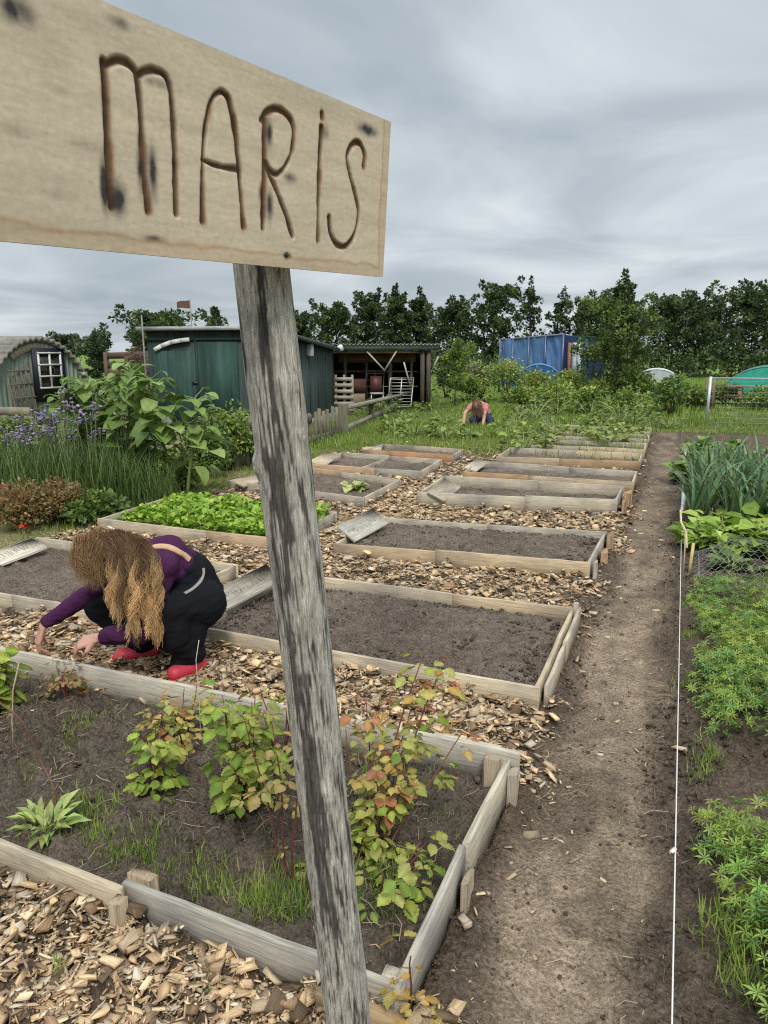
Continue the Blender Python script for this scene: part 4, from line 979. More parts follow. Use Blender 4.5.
# ------------------------------------------------------------------ arched hut
hc = gnd(41, 16.4); view = A((hc[0], hc[1], 0)); view /= np.linalg.norm(view)
an = radians(38); nrm = A((-view[0]*cos(an)+(view[1])*sin(an), -view[1]*cos(an)-view[0]*sin(an), 0))   # gable normal, turned to the right
wvh = A((-nrm[1], nrm[0], 0)); wvh = wvh if wvh@A((cos(YAW), sin(YAW), 0)) > 0 else -wvh
HH = ztop(337, 45, 16.4); HW = 1.34; hut = thing('arched_hut', 'small arched corrugated hut with pale green front and white framed window', 'hut', hc)
def hp(x, dpt, z): return hc+wvh*x-nrm*dpt+A((0, 0, z))
def arch(th_, k=1.0): return (cos(th_)*HW*k, sin(th_)*HH*k)
nA = 200; tA = np.linspace(-.05, pi+.05, nA); V = []
for dpt in (-.12, 3.4):
    for t in tA:
        rr = 1+.013*cos(t*62); x_, z_ = arch(t, rr); V.append(hp(x_, dpt, max(0, z_)))
V = A(V); Vi = []
for dpt in (-.12, 3.4):
    for t in tA:
        rr = .965+.013*cos(t*62); x_, z_ = arch(t, rr); Vi.append(hp(x_, dpt, max(0, z_)))
V = np.vstack([V, A(Vi)]); i = np.arange(nA-1)
mb = MB(); mb.add(V, np.vstack([np.stack([i, i+nA, i+nA+1, i+1], -1), np.stack([i+2*nA, i+2*nA+1, i+3*nA+1, i+3*nA], -1), np.stack([i, i+1, i+2*nA+1, i+2*nA], -1)]), (.27, .26, .235)); mb.build('roof', M_wood_dark, hut)
# gable of vertical corrugated sheet
nx = 120; xs_ = np.linspace(-HW*.955, HW*.955, nx); zb = [sqrt(max(0, 1-(x_/(HW*.965))**2))*HH*.965 for x_ in xs_]
Vg = np.vstack([[hp(x_, .0+.018*sin(x_*60), 0) for x_ in xs_], [hp(x_, .0+.018*sin(x_*60), z_) for x_, z_ in zip(xs_, zb)]]); i = np.arange(nx-1)
mb = MB(); mb.add(Vg, np.stack([i, i+1, i+nx+1, i+nx], -1), (.24, .30, .25)); mb.build('front_wall', M_shed, hut)
Vg2 = np.vstack([[hp(x_, 3.3, 0) for x_ in xs_], [hp(x_, 3.3, z_) for x_, z_ in zip(xs_, zb)]]); mb = MB(); mb.add(Vg2, np.stack([i, i+1, i+nx+1, i+nx], -1), (.2, .25, .2)); mb.build('rear_wall', M_paint, hut)
mb = MB()
for k_ in range(24):
    t0, t1 = pi*(.22+.56*k_/24), pi*(.22+.56*(k_+1)/24); a_, b_ = arch(t0, .90), arch(t1, .90)
    if max(a_[1], b_[1]) > HH*.80: mb.bar(hp(a_[0], -.03, a_[1]), hp(b_[0], -.03, b_[1]), .03, .13, (.38, .35, .27))
mb.build('arch_panel', M_wood_dark, hut)
def hproj(px, py):
    d = ray(px, py); t = ((hc-nrm*-.05-CAM)@nrm)/(d@nrm); q = CAM+d*t-hc; return q@wvh, q[2]
x0, z1 = hproj(31, 348); x1, _ = hproj(63, 350); _, z0 = hproj(40, 402)
mb = MB(); mb.box((x1-x0, .04, z1-z0), Matrix.Translation(Vector(hp((x0+x1)/2, -.05, (z0+z1)/2)))@Matrix.Rotation(atan2(wvh[1], wvh[0]), 4, 'Z'), (.014, .018, .026)); mb.build('door_panel', M_paint, hut)
a0, b1 = hproj(36, 353); a1, b0 = hproj(61, 387)
win = MB(); RZ = Matrix.Rotation(atan2(wvh[1], wvh[0]), 4, 'Z')
win.box((a1-a0, .02, b1-b0), Matrix.Translation(Vector(hp((a0+a1)/2, -.08, (b0+b1)/2)))@RZ, (.012, .011, .009)); M_glass = mat_plain('dark_glass', .12, 5, .9, 1.1, 0, spec=.5)
wo_ = win.build('window', M_glass, hut)
mb = MB()
def wbar(xa_, za_, xb_, zb_): mb.bar(hp(xa_, -.1, za_), hp(xb_, -.1, zb_), .03, .045 if True else 0, (.72, .72, .69), up=tuple(nrm))
WB = .032
for (xa_, za_, xb_, zb_) in ((a0, b0, a0, b1), (a1, b0, a1, b1), ((a0+a1)/2, b0, (a0+a1)/2, b1)): mb.bar(hp(xa_, -.1, za_-.02), hp(xb_, -.1, zb_+.02), WB, .03, (.72, .72, .69), up=tuple(nrm))
for z_ in (b0, b0+(b1-b0)/3, b0+(b1-b0)*2/3, b1): mb.bar(hp(a0-.02, -.106, z_), hp(a1+.02, -.106, z_), WB, .03, (.55, .55, .52), up=tuple(nrm))
mb.build('window_frame', M_paint, wo_)
# trellis leaning on the hut front
tr = thing('lattice_trellis', 'brown lattice trellis leaning on the left half of the arched hut front', 'trellis', hp(-.85, -.2, 0))
x0, x1 = hproj(7, 380)[0], hproj(27, 380)[0]
for k_ in range(5):
    x_ = x0+(x1-x0)*k_/4; mb = MB(); mb.bar(hp(x_, -.35, 0), hp(x_, -.08, 1.35-.08*(4-k_)), .035, .02, (.17, .13, .09), up=tuple(nrm)); mb.build('slat', M_wood_dark, tr)
for k_ in range(5):
    z_ = .2+k_*.25; mb = MB(); mb.bar(hp(x0-.03, -.37+.2*z_, z_), hp(x1+.03, -.37+.2*z_, z_), .03, .02, (.18, .14, .1), up=tuple(nrm)); mb.build('slat', M_wood_dark, tr)
# rail in front
ra, rb = gnd(-25, 13.2), gnd(28, 12.6); zt_ = ztop(411, 10, 12.9)
rl = thing('low_rail', 'mossy wooden rail on short posts in front of the arched hut', 'rail', ra)
mb = MB(); mb.bar(ra+A((0, 0, zt_)), rb+A((0, 0, zt_)), .04, .13, (.34, .31, .24)); mb.build('rail_board', M_wood, rl)
for t in (.1, .55, .97): q = ra+(rb-ra)*t; mb = MB(); mb.bar(q-A((0, 0, .1)), q+A((0, 0, zt_-.06)), .08, .08, (.25, .23, .18), up=(0, 1, 0)); mb.build('post', M_wood, rl)
ra, rb = gnd(198, 10.6), gnd(252, 10.2); zt_ = ztop(421, 225, 10.4)
rl = thing('low_rail', 'pale wooden rail behind the plants at the left edge of the signpost', 'rail', ra)
mb = MB(); mb.bar(ra+A((0, 0, zt_)), rb+A((0, 0, zt_)), .04, .11, (.36, .33, .26)); mb.build('rail_board', M_wood, rl)
for t in (.15, .85): q = ra+(rb-ra)*t; mb = MB(); mb.bar(q-A((0, 0, .1)), q+A((0, 0, zt_-.05)), .07, .07, (.25, .23, .18), up=(0, 1, 0)); mb.build('post', M_wood, rl)
# brown plank fence between hut and shed
ra, rb = gnd(108, 19), gnd(153, 18); pf = thing('plank_fence', 'old brown plank fence between the arched hut and the green shed', 'fence', ra)
for py_ in (356, 365, 374):
    mb = MB(); z_ = ztop(py_, 130, 18.5); mb.bar(ra+A((0, 0, z_)), rb+A((0, 0, z_+rng.uniform(-.05, .05))), .03, .15, (.16, .11, .085)); mb.build('plank', M_wood_dark, pf)
for t in (.03, .5, .97): q = ra+(rb-ra)*t; mb = MB(); mb.bar(q, q+A((0, 0, ztop(352, 130, 18.5))), .09, .09, (.14, .1, .08), up=(0, 1, 0)); mb.build('post', M_wood_dark, pf)
shrub('dead_brush', 'dry reddish brushwood against the left end of the green shed', 'brushwood', gnd(143, 16.6), ztop(347, 143, 16.6), .75, [(.20, .125, .10), (.15, .1, .08)], 24, 40, .06)

# ------------------------------------------------------------------ blue tarp shelter, mound, tunnels
M_tarp = mat_plain('blue_tarp', .4, 2.2, .88, 1.1, .15, .02, .5, trans=.25)
b0_, b1_ = gnd(499, 30), gnd(561, 27.5); wb, db, WBb = local(b0_, b1_); ztA, ztB = ztop(340, 499, 30), ztop(334.5, 561, 27.5)
bs_ = thing('tarp_shelter', 'boxy shelter wrapped in blue tarpaulin among the trees', 'shelter', b0_)
def sheet(P00, P10, P01, P11, nu, nv_, amp, col, seed, mat, name, parent, th=.01, nrmv=None):
    u, v = np.meshgrid(np.linspace(0, 1, nu), np.linspace(0, 1, nv_), indexing='ij')
    P_ = (A(P00)*(1-u[..., None])+A(P10)*u[..., None])*(1-v[..., None])+(A(P01)*(1-u[..., None])+A(P11)*u[..., None])*v[..., None]
    n_ = np.cross(A(P10)-A(P00), A(P01)-A(P00)); n_ = n_/np.linalg.norm(n_)
    P_ = P_+n_*((fbm(u*15+v*1.5+seed, v*1.3, 4, seed)-.5)*amp)[..., None]
    mb = MB(); i = np.arange(nu-1)[:, None]*nv_; j = np.arange(nv_-1)[None]; Qs = np.stack([i+j, i+nv_+j, i+nv_+j+1, i+j+1], -1).reshape(-1, 4)
    c_ = A(col)[None, None]*(.85+.3*fbm(u*14+seed, v*2, 3, seed+1))[..., None]; mb.add(P_.reshape(-1, 3), Qs, c_.reshape(-1, 3)); mb.add((P_-n_*th).reshape(-1, 3), Qs[:, ::-1].copy(), c_.reshape(-1, 3))
    return mb.build(name, mat, parent, True)
BLU = (.135, .27, .53)
z0_ = A((0, 0, .3)); Db = 2.0
sheet(b0_+z0_, b1_+z0_, b0_+A((0, 0, ztA)), b1_+A((0, 0, ztB)), 90, 30, .22, BLU, 3, M_tarp, 'side_tarp', bs_)
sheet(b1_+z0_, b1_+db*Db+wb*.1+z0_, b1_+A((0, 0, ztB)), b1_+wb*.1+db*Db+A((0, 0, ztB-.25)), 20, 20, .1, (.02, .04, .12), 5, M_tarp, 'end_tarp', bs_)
sheet(b0_+A((0, 0, ztA)), b1_+A((0, 0, ztB)), b0_+db*Db+A((0, 0, ztA-.1)), b1_+db*Db+A((0, 0, ztB-.1)), 30, 10, .08, BLU, 7, M_tarp, 'roof_tarp', bs_)
for t in (0, .22, .48, .74, 1):
    q = b0_+(b1_-b0_)*t-db*.03; mb = MB(); mb.tube([q, q+A((0, 0, ztA+(ztB-ztA)*t+.02))], .035, 6, (.12, .14, .22)); mb.build('frame_pole', M_metal, bs_)
mb = MB(); mb.tube([b0_+A((0, 0, ztA)), b1_+A((0, 0, ztB))], .04, 6, (.15, .17, .24)); mb.build('frame_pole', M_metal, bs_)
q = b1_+wb*.42+A((0, 0, 0)); pp_ = []
for k_, (c_, w_) in enumerate((((.35, .17, .10), .14), ((.5, .5, .5), .2), ((.62, .62, .62), .2), ((.05, .1, .25), .2))):
    mb = MB(); obox(mb, b1_, wb, db, .04+.23*k_, .04+.23*k_+w_, .15, .2, .3, ztB-.28, c_); mb.build('door_panel', M_paint, bs_)
# blue mound tunnel in front
def tunnel(name, label, cat, c0, wv_, half, h, L, mat, col, hoops=4, hoopc=(.1, .2, .4), seed=0, amp=.03):
    dv_ = A((-wv_[1], wv_[0], 0)); root = thing(name, label, cat, c0)
    nt_, nl = 40, 18; t = np.linspace(0, pi, nt_); l = np.linspace(0, L, nl); T_, L_ = np.meshgrid(t, l, indexing='ij')
    k = 1+(fbm(T_*3+seed, L_*2, 3, 60+seed)-.5)*amp*2-.02*np.abs(np.sin(L_/L*pi*hoops))
    P_ = A(c0)[None, None]+wv_*(np.cos(T_)*half*k)[..., None]+dv_*(L_-L/2)[..., None]+A((0, 0, 1.))*(np.sin(T_)*h*k)[..., None]
    mb = MB(); i = np.arange(nt_-1)[:, None]*nl; j = np.arange(nl-1)[None]; Qs = np.stack([i+j, i+nl+j, i+nl+j+1, i+j+1], -1).reshape(-1, 4)
    cc_ = A(col)[None, None]*(.8+.4*fbm(T_*4, L_*2, 3, 61+seed))[..., None]; mb.add(P_.reshape(-1, 3), Qs, cc_.reshape(-1, 3))
    for e in (0, nl-1):
        V = np.vstack([P_[:, e], P_[:, e].mean(0)[None]*A((1, 1, 0))]); i2 = np.arange(nt_-1); mb.add(V, np.stack([i2, i2+1, np.full(nt_-1, nt_)], -1), A(col)*.85)
    mb.build('cover', mat, root, True)
    for k_ in range(hoops+1):
        l_ = -L/2+L*k_/hoops; mb = MB(); mb.tube([A(c0)+wv_*cos(a_)*half*1.012+dv_*l_+A((0, 0, sin(a_)*h*1.012)) for a_ in np.linspace(0, pi, 20)], .02, 5, hoopc); mb.build('hoop', M_plastic, root)
    return root
side = A((cos(YAW), sin(YAW), 0))
def azside(px): q = gnd(px, 1.); return A((q[1], -q[0], 0))
tunnel('blue_tunnel', 'bright blue covered mound in front of the tarp shelter', 'tunnel', gnd(538, 26.5), azside(538), .95, ztop(364.5, 538, 26.5), 1.6, M_tarp, (.045, .19, .52), 3, seed=2)
M_net = mat_plain('white_net', .8, 6, .85, 1.1, .2, .02)
tunnel('white_tunnel', 'low white net tunnel far right of the young tree', 'tunnel', gnd(655, 36), azside(655), 1.05, ztop(369, 655, 36), 2.5, M_net, (.55, .58, .60), 3, (.5, .5, .5), 4)
M_gdome = mat_plain('green_film', .35, 5, .8, 1.2, .3, .02, .5, trans=.35)
tunnel('green_dome', 'turquoise green plastic dome tunnel behind the picnic table', 'tunnel', gnd(771, 31), azside(771), 1.62, ztop(366, 771, 31), 3., M_gdome, (.09, .60, .48), 4, (.06, .2, .18), 6)

# ------------------------------------------------------------------ picnic table
pc = gnd(772, 24.5); aw = azside(772); ad_ = A((-aw[1], aw[0], 0)); pt_ = thing('picnic_table', 'wooden picnic table with attached benches in front of the green dome', 'table', pc)
zt = ztop(386, 772, 24.5)
hw = 1.25
for k_ in range(4): mb = MB(); obox(mb, pc, aw, ad_, -hw, hw, -.36+.185*k_, -.36+.185*k_+.16, zt-.04, zt, (.34, .26, .2)); mb.build('tabletop', M_wood, pt_)
for y_ in (-.85, .6): mb = MB(); obox(mb, pc, aw, ad_, -hw, hw, y_, y_+.26, zt*.58-.04, zt*.58, (.27, .17, .11)); mb.build('bench', M_wood, pt_)
for x_ in (-.85, .85):
    for s_ in (-1, 1): mb = MB(); mb.bar(pc+aw*(x_)+ad_*(.28*s_)+A((0, 0, zt-.05)), pc+aw*(x_)+ad_*(.7*s_)+A((0, 0, 0)), .05, .1, (.27, .16, .1), up=tuple(aw)); mb.build('leg', M_wood, pt_)
    mb = MB(); obox(mb, pc, aw, ad_, x_-.06, x_-.03, -.85, .85, zt*.58-.13, zt*.58-.045, (.27, .16, .1)); mb.build('crossbar', M_wood, pt_)

# ------------------------------------------------------------------ wire fence with white pole
wp = G(706, 425); wp[2] = 0; dist = np.hypot(wp[0], wp[1]); zt = ztop(378, 707, dist)
wf = thing('wire_fence', 'white metal pole and wire mesh fence beyond the leeks', 'fence', wp)
mb = MB(); mb.tube([wp-A((0, 0, .1)), wp+A((.01, 0, zt+.03))], .032, 8, (.62, .65, .66)); mb.build('post', M_metal, wf)
we = wp+A((3.2, .3, 0)); 
mb = MB(); mb.tube([we-A((0, 0, .1)), we+A((0, 0, zt))], .03, 8, (.5, .5, .5)); mb.build('post', M_metal, wf)
mb = MB(); mb.tube([wp+A((0, 0, zt)), we+A((0, 0, zt))], .014, 5, (.62, .65, .66)); mb.build('top_rail', M_metal, wf)
mb = MB()
for k_ in range(1, 26): q = wp+(we-wp)*k_/26; mb.tube([q+A((0, 0, .05)), q+A((0, 0, zt))], .0022, 3, (.35, .36, .35), False)
for k_ in range(9): z_ = .06+zt*k_/9.2; mb.tube([wp+A((0, 0, z_)), we+A((0, 0, z_))], .0022, 3, (.35, .36, .35), False)
mb.build('wire_mesh', M_metal, wf)
# old posts and raised timber left of the pole
q = G(697, 408); q[2] = 0; op = thing('timber_planter', 'dark timber planter with two upright posts left of the white pole', 'planter', q); dist = np.hypot(q[0], q[1])
mb = MB(); obox(mb, q, A((1, 0, 0)), A((0, 1, 0)), -.5, .45, -.2, .5, 0, .42, (.06, .05, .04)); mb.build('planter_box', M_wood_dark, op)
for k_, x_ in enumerate((.18, .36)): mb = MB(); mb.bar(q+A((x_, -.24, -.1)), q+A((x_+.02*k_, -.24, ztop(377+2*k_, 700, dist))), .075, .075, (.24, .19, .13), up=(0, 1, 0)); mb.build('post', M_wood_dark, op)
mb = MB(); obox(mb, q, A((1, 0, 0)), A((0, 1, 0)), -.56, .12, -.25, -.2, .38, .46, (.3, .24, .17)); mb.build('planter_board', M_wood_dark, op)

# ------------------------------------------------------------------ grass (nobody could count it)
def blades(mb, x, y, z, h, wd, cols, lean=.35):
    n = len(x); d = rdir(n, 0, 0); d = d*(lean*rng.random(n)**.7)[:, None]; d[:, 2] = 1
    side = np.stack([-d[:, 1], d[:, 0], 0*x], -1)+rdir(n, 0, 0)*.4
    R = frames(d, np.cross(side, d), np.stack([wd, h, h], -1))
    mb.inst(BL_V*A((1, 1, 1.6)), BL_F, np.stack([x, y, z], -1), R, cols)
mb = MB()
def scatter_poly(n, x0, x1, y0, y1): return rng.uniform(x0, x1, n), rng.uniform(y0, y1, n)
GC = A([(.23, .33, .06), (.17, .27, .05), (.31, .37, .09), (.40, .37, .16), (.14, .22, .045)])
def gcols(n, p=(.3, .25, .22, .13, .1)): return np.clip(GC[rng.choice(5, n, p=p)]*(1+rng.normal(0, .18, (n, 1))), .01, .8)
# left lawn path and surroundings
x, y = scatter_poly(52000, -8.5, -4.5, 2.6, 11); kp = (fbm(x*1.6, y*1.6, 4, 31) < .60) & (rng.random(len(x)) < sstep(-4.5, -4.8, x)) & ~any_bed(x, y, .01); x, y = x[kp], y[kp]
blades(mb, x, y, 0*x, rng.uniform(.03, .09, len(x)), rng.uniform(.004, .008, len(x)), gcols(len(x), (.22, .2, .24, .26, .08)), .8)
# strip along the left beds, behind the fence and round the far beds
x, y = scatter_poly(26000, -7, -2.6, 10.3, 15.5); kp = (~any_bed(x, y)) & (rng.random(len(x)) < sstep(10.2, 11.4, y)); x, y = x[kp], y[kp]
blades(mb, x, y, 0*x, rng.uniform(.05, .2, len(x)), rng.uniform(.008, .016, len(x)), gcols(len(x), (.34, .26, .26, .07, .07)), .7)
x, y = scatter_poly(9000, -2.7, -.5, 10.6, 15.6); kp = rng.random(len(x)) < .25+.6*sstep(12, 14, y); x, y = x[kp], y[kp]
blades(mb, x, y, .06+0*x, rng.uniform(.04, .16, len(x)), rng.uniform(.008, .014, len(x)), gcols(len(x), (.28, .2, .26, .2, .06)), .8)
# meadow
n = 60000; a_ = rng.uniform(radians(-62), radians(8), n); r_ = 15.5+34*rng.random(n)**1.7; x, y = r_*np.sin(a_), r_*np.cos(a_); kp = (y > 15.4+(fbm(x, y, 2, 7)-.5)) | ((x < -4.5) & (y > 10)); x, y = x[kp], y[kp]; r_ = np.hypot(x, y)
tall = fbm(x*.5, y*.5, 3, 77)
blades(mb, x, y, 0*x, (.05+.30*tall**3)*rng.uniform(.6, 1.3, len(x)), .0011*r_*rng.uniform(.6, 1.2, len(x)), gcols(len(x), (.38, .28, .24, .04, .06))*(1+.5*(tall[:, None]-.5))*A((.92, .95, .8))*(.62+.75*fbm(x*.9, y*.9, 3, 78))[:, None], .7)
# weed tufts inside the nearest bed
def tuft(px, py, n, h, spread, z0=.025, cols=None):
    h *= .72; n = int(n*.8)
    o = G(px, py, z0); x = o[0]+rng.normal(0, spread, n); y = o[1]+rng.normal(0, spread*.7, n)
    kp = inpoly(x, y, BEDS['R1'], -.05); x, y = x[kp], y[kp]
    blades(mb, x, y, z0-.01+0*x, h*rng.uniform(.4, 1.15, len(x)), rng.uniform(.0022, .0045, len(x)), gcols(len(x)) if cols is None else cols(len(x)), .9)
for (px, py, n, h, sp_) in [(78, 815, 420, .10, .07), (45, 840, 260, .08, .06), (120, 850, 380, .09, .07), (150, 868, 260, .07, .07), (100, 835, 200, .09, .05), (68, 740, 240, .06, .07), (30, 770, 160, .05, .06), (92, 720, 200, .06, .06), (215, 880, 260, .08, .09), (265, 905, 260, .13, .07), (300, 900, 220, .15, .06), (240, 900, 200, .12, .06), (330, 880, 200, .12, .07), (400, 880, 160, .10, .06), (190, 870, 140, .07, .06), (385, 905, 180, .09, .06), (130, 800, 60, .05, .06), (30, 700, 120, .05, .05), (160, 845, 120, .06, .08), (440, 800, 60, .05, .05), (385, 780, 120, .12, .06)]:
    tuft(px, py, n, h, sp_)
for k_ in range(46):
    tuft(rng.uniform(-10, 470), rng.uniform(715, 900), rng.integers(10, 45), rng.uniform(.03, .07), rng.uniform(.02, .06))
# a few blades in the chips
for (px, py) in ((12, 950), (20, 968), (210, 1010), (60, 985)):
    o = G(px, py, 0); x = o[0]+rng.normal(0, .012, 16); y = o[1]+rng.normal(0, .012, 16); blades(mb, x, y, .055+0*x, rng.uniform(.02, .05, 16), rng.uniform(.002, .004, 16), gcols(16), 1.2)
tag(mb.build('grass', M_grass), 'short and tall green grass of the lawn path, meadow and bed weeds', 'grass', kind='stuff')

# dry straw and rootlets on bare soil of the nearest bed and the path
mb = MB()
for k_ in range(520):
    if k_ < 330: o = A((rng.uniform(-2.6, -.55), rng.uniform(1.4, 2.38), .04)); 
    else: yy = .8+5*rng.random()**1.6; o = A((rng.uniform(-.42, .25), yy, .012))
    if k_ >= 330 and any_bed(o[:1], o[1:2])[0]: continue
    L_ = rng.uniform(.02, .09); d = rdir(1, -.1, .25)[0]; s_ = rdir(1, 0, 0)[0]*L_*.3
    mb.tube([o, o+d*L_*.5+s_*.5+A((0, 0, .004)), o+d*L_+A((0, 0, -.002))], rng.uniform(.0007, .0016), 4, vary((.34, .27, .18), 1, .25)[0], False)
tag(mb.build('dry_straw', M_stem), 'dry straw and rootlets lying on the bare soil', 'straw', kind='stuff')

# ------------------------------------------------------------------ raspberry canes in the nearest bed
RG = 'raspberry canes in the nearest bed'
GRN = [(.20, .30, .04), (.26, .35, .055), (.15, .24, .035), (.32, .38, .07)]
YEL = [(.36, .32, .09), (.42, .30, .085), (.29, .32, .08)]
RED = [(.37, .17, .07), (.32, .14, .075), (.40, .22, .08)]
def raspberry(label, base, canes, nleaf, size, pal, stemc=(.16, .05, .035), spread=.09, lowbias=1.0, petl=.05):
    """canes: list of (dx,dy,height,bend) in metres around base"""
    base = A(base, float); root = thing('raspberry_plant', label, 'raspberry plant', base, RG)
    loc = []; dr = []; up = []; tone = []
    for (dx, dy, h, bx, by) in canes:
        b0 = base+A((dx*.25, dy*.25, -.03)); t = np.linspace(0, 1, 9)
        pts = b0+np.stack([t*dx+bx*t*t, t*dy+by*t*t, (h+.03)*t], -1)+np.stack([np.sin(t*8+h*50)*.006, np.cos(t*7+h*30)*.006, 0*t], -1)
        mbs = MB(); mbs.tube(pts, .0042*(1-.62*t), 6, vary(stemc, 1, .12)[0]); mbs.build('cane', M_stem, root)
        nn = max(3, int(1.3*nleaf*h/sum(c[2] for c in canes)))
        for k_ in range(nn):
            u = rng.random()**lowbias*.93+.05; p = b0+(np.stack([u*dx+bx*u*u, u*dy+by*u*u, (h+.03)*u], -1))
            a_ = rng.uniform(0, 2*pi); o_ = A((cos(a_), sin(a_), rng.uniform(-.2, .7))); q = p+o_*petl*rng.uniform(.5, 1.6)
            fan = A((o_[0], o_[1], rng.uniform(-.55, .15))); fan /= np.linalg.norm(fan); sd_ = np.cross(fan, A((0, 0, 1.))); sd_ /= np.linalg.norm(sd_)
            tn = rng.random()*.55+.45*u
            for (f_, s__, k2) in ((1, 0, 1.0), (.25, .9, .8), (.25, -.9, .8)) + (((-.25, .75, .62), (-.25, -.75, .62)) if rng.random() < .35 else ()):
                d_ = fan*f_+sd_*s__; loc.append(q+d_*.012); dr.append(d_+A((0, 0, -.12))+rng.normal(0, .12, 3)); up.append(A((0, 0, 1.))+rng.normal(0, .32, 3)+o_*.35); tone.append((tn, k2))
    loc = A(loc); n = len(loc); tone = A(tone); sc = size*.74*tone[:, 1]*rng.uniform(.5, 1.25, n)
    allc = A(pal); ci = np.clip((tone[:, 0]*len(allc)+rng.normal(0, .9, n)).astype(int), 0, len(allc)-1)
    mbl = MB(); c0_ = np.clip(allc[ci]*(1+rng.normal(0, .13, (n, 1))), .01, .8); ec = c0_*A((1.12, .93, .9)); cv = c0_[:, None]*(1-RL_E)[None, :, None]+ec[:, None]*RL_E[None, :, None]; cv = np.clip(cv*(1+.28*RL_M[None, :, None])*(1+rng.normal(0, .06, (n, len(RL_V), 1))), .01, .85); mbl.inst(RL_V, RL_F, loc, frames(A(dr), A(up), sc), cv); mbl.build('leaves', M_leaf, root)
    return root
def bg(px, py): q = G(px, py, .03); return A((q[0], q[1], .03))
def canes(n, h, sp_, seed): 
    r = np.random.default_rng(seed); return [(r.normal(0, sp_), r.normal(0, sp_), h*r.uniform(.6, 1.05), r.normal(0, sp_*.5), r.normal(0, sp_*.5)) for _ in range(n)]
raspberry('low bright green raspberry plant left of the tallest green one', bg(156, 788), canes(5, .30, .038, 1), 34, .075, GRN+[YEL[2]])
raspberry('bushiest bright green raspberry plant, left of the signpost', bg(238, 805), canes(8, .40, .062, 2), 80, .078, GRN+GRN+[YEL[2]])
raspberry('orange-leaved raspberry plant against the rear board below the red boots', bg(182, 735), canes(5, .21, .07, 3), 44, .058, GRN[1:2]+YEL+RED[:1])
raspberry('yellowing raspberry plant close behind the left edge of the signpost', bg(278, 760), canes(4, .30, .05, 4), 26, .055, GRN[:2]+YEL[2:]+YEL[:1])
raspberry('bare red canes with drooping leaf tufts just left of the signpost', bg(292, 885), [(-.10, .02, .47, -.04, .02), (-.07, .06, .44, -.02, .03), (-.01, .05, .44, .0, .02)], 26, .055, [(.34, .33, .1), (.28, .3, .08), (.38, .3, .1), (.4, .28, .1)], (.15, .045, .03), lowbias=.6)
raspberry('tall red and yellow raspberry plant right of the signpost', bg(368, 855), [(.05, .10, .62, .05, .04), (-.03, .08, .44, -.03, .06), (.02, .14, .40, .03, .05), (-.06, .05, .36, -.04, .02), (-.02, .02, .33, .03, .05), (.05, .08, .34, .02, .02)], 95, .060, GRN+YEL[2:]+YEL[2:]+YEL[:1]+[(.40, .27, .07)]+RED, (.15, .05, .04))
raspberry('long bare leaning cane with red tip leaves, rightmost in the bed', bg(365, 868), [(.09, .17, .60, .05, .07), (.11, .22, .3, .06, .1)], 26, .058, [GRN[1], GRN[0], YEL[2], YEL[1], RED[0]], (.17, .075, .05), lowbias=.55)
raspberry('low leafy raspberry shoot at the right foot of the signpost', bg(385, 900), canes(4, .16, .045, 6), 20, .07, GRN+[YEL[2]])
raspberry('yellow raspberry sprig poking out at the front right bed corner', A((-.475, 1.36, .05)), [(.0, -.03, .20, .02, -.02), (.03, -.05, .12, .05, -.04)], 9, .06, [(.3, .36, .06), YEL[0], YEL[1], (.44, .3, .06)])
raspberry('big-leaved green raspberry plant cut by the left picture edge', bg(-16, 712), canes(8, .34, .05, 8), 84, .10, GRN+[GRN[3]])
raspberry('small reddish-brown raspberry plant below the woman\'s hands', bg(66, 698), canes(5, .14, .07, 9), 40, .045, [(.22, .22, .06), (.26, .2, .06), (.3, .17, .07), (.2, .13, .06)])
raspberry('small red-tinged raspberry plant at the left edge below her far hand', bg(8, 708), canes(4, .14, .06, 10), 24, .045, [(.22, .24, .06), (.34, .2, .07), (.36, .26, .08)])
# pale rosette and bare twig at its centre
o = bg(48, 836); rs = thing('rosette_weed', 'pale yellow-green leafy weed beside the bare twig, in the front left of the bed', 'weed', o)
n = 80; a_ = rng.uniform(0, 2*pi, n); dd = np.stack([np.cos(a_), np.sin(a_), rng.uniform(.1, 1.3, n)], -1)
mb = MB(); mb.inst(LF_V*A((.5, 1, 1.5)), LF_F, o+dd*rng.uniform(.01, .06, (n, 1))+A((0, 0, .01)), frames(dd, A((0, 0, 1.))+rng.normal(0, .2, (n, 3)), rng.uniform(.025, .085, n)), vary((.36, .44, .14), n, .22, .07)); mb.build('leaves', M_leaf, rs)
mb = MB(); b0 = bg(56, 818); e0 = D(-4, 700, (b0-CAM)@fw-.05); mid = D(40, 760, (b0-CAM)@fw+.02)
mb.tube(spline([b0-A((0, 0, .03)), D(54, 790, (b0-CAM)@fw), mid, D(22, 722, (b0-CAM)@fw-.03), e0], 6)[:, :3], .0035, 6, (.17, .09, .06)); tag(mb.build('bare_twig', M_stem), 'bare brown twig rising from the pale leafy weed in the front left of the bed', 'twig')
b0 = bg(13, 748); mb = MB(); mb.tube([b0-A((0, 0, .03)), D(12, 720, (b0-CAM)@fw), D(13, 690, (b0-CAM)@fw), D(19, 663, (b0-CAM)@fw)], .003, 5, (.40, .32, .2)); tag(mb.build('dry_stalk', M_stem), 'straw-coloured dry stalk at the left edge of the nearest bed', 'stalk')
b0 = bg(201, 742); b0[1] = min(b0[1], 2.40); mb = MB(); dd_ = (b0-CAM)@fw; mb.tube([b0-A((0, 0, .03)), D(199, 700, dd_), D(196, 660, dd_), D(199, 640, dd_)], .0016, 5, (.55, .50, .42)); tag(mb.build('dry_stalk', M_stem), 'thin whitish dry stalk in front of the woman\'s red boot', 'stalk')
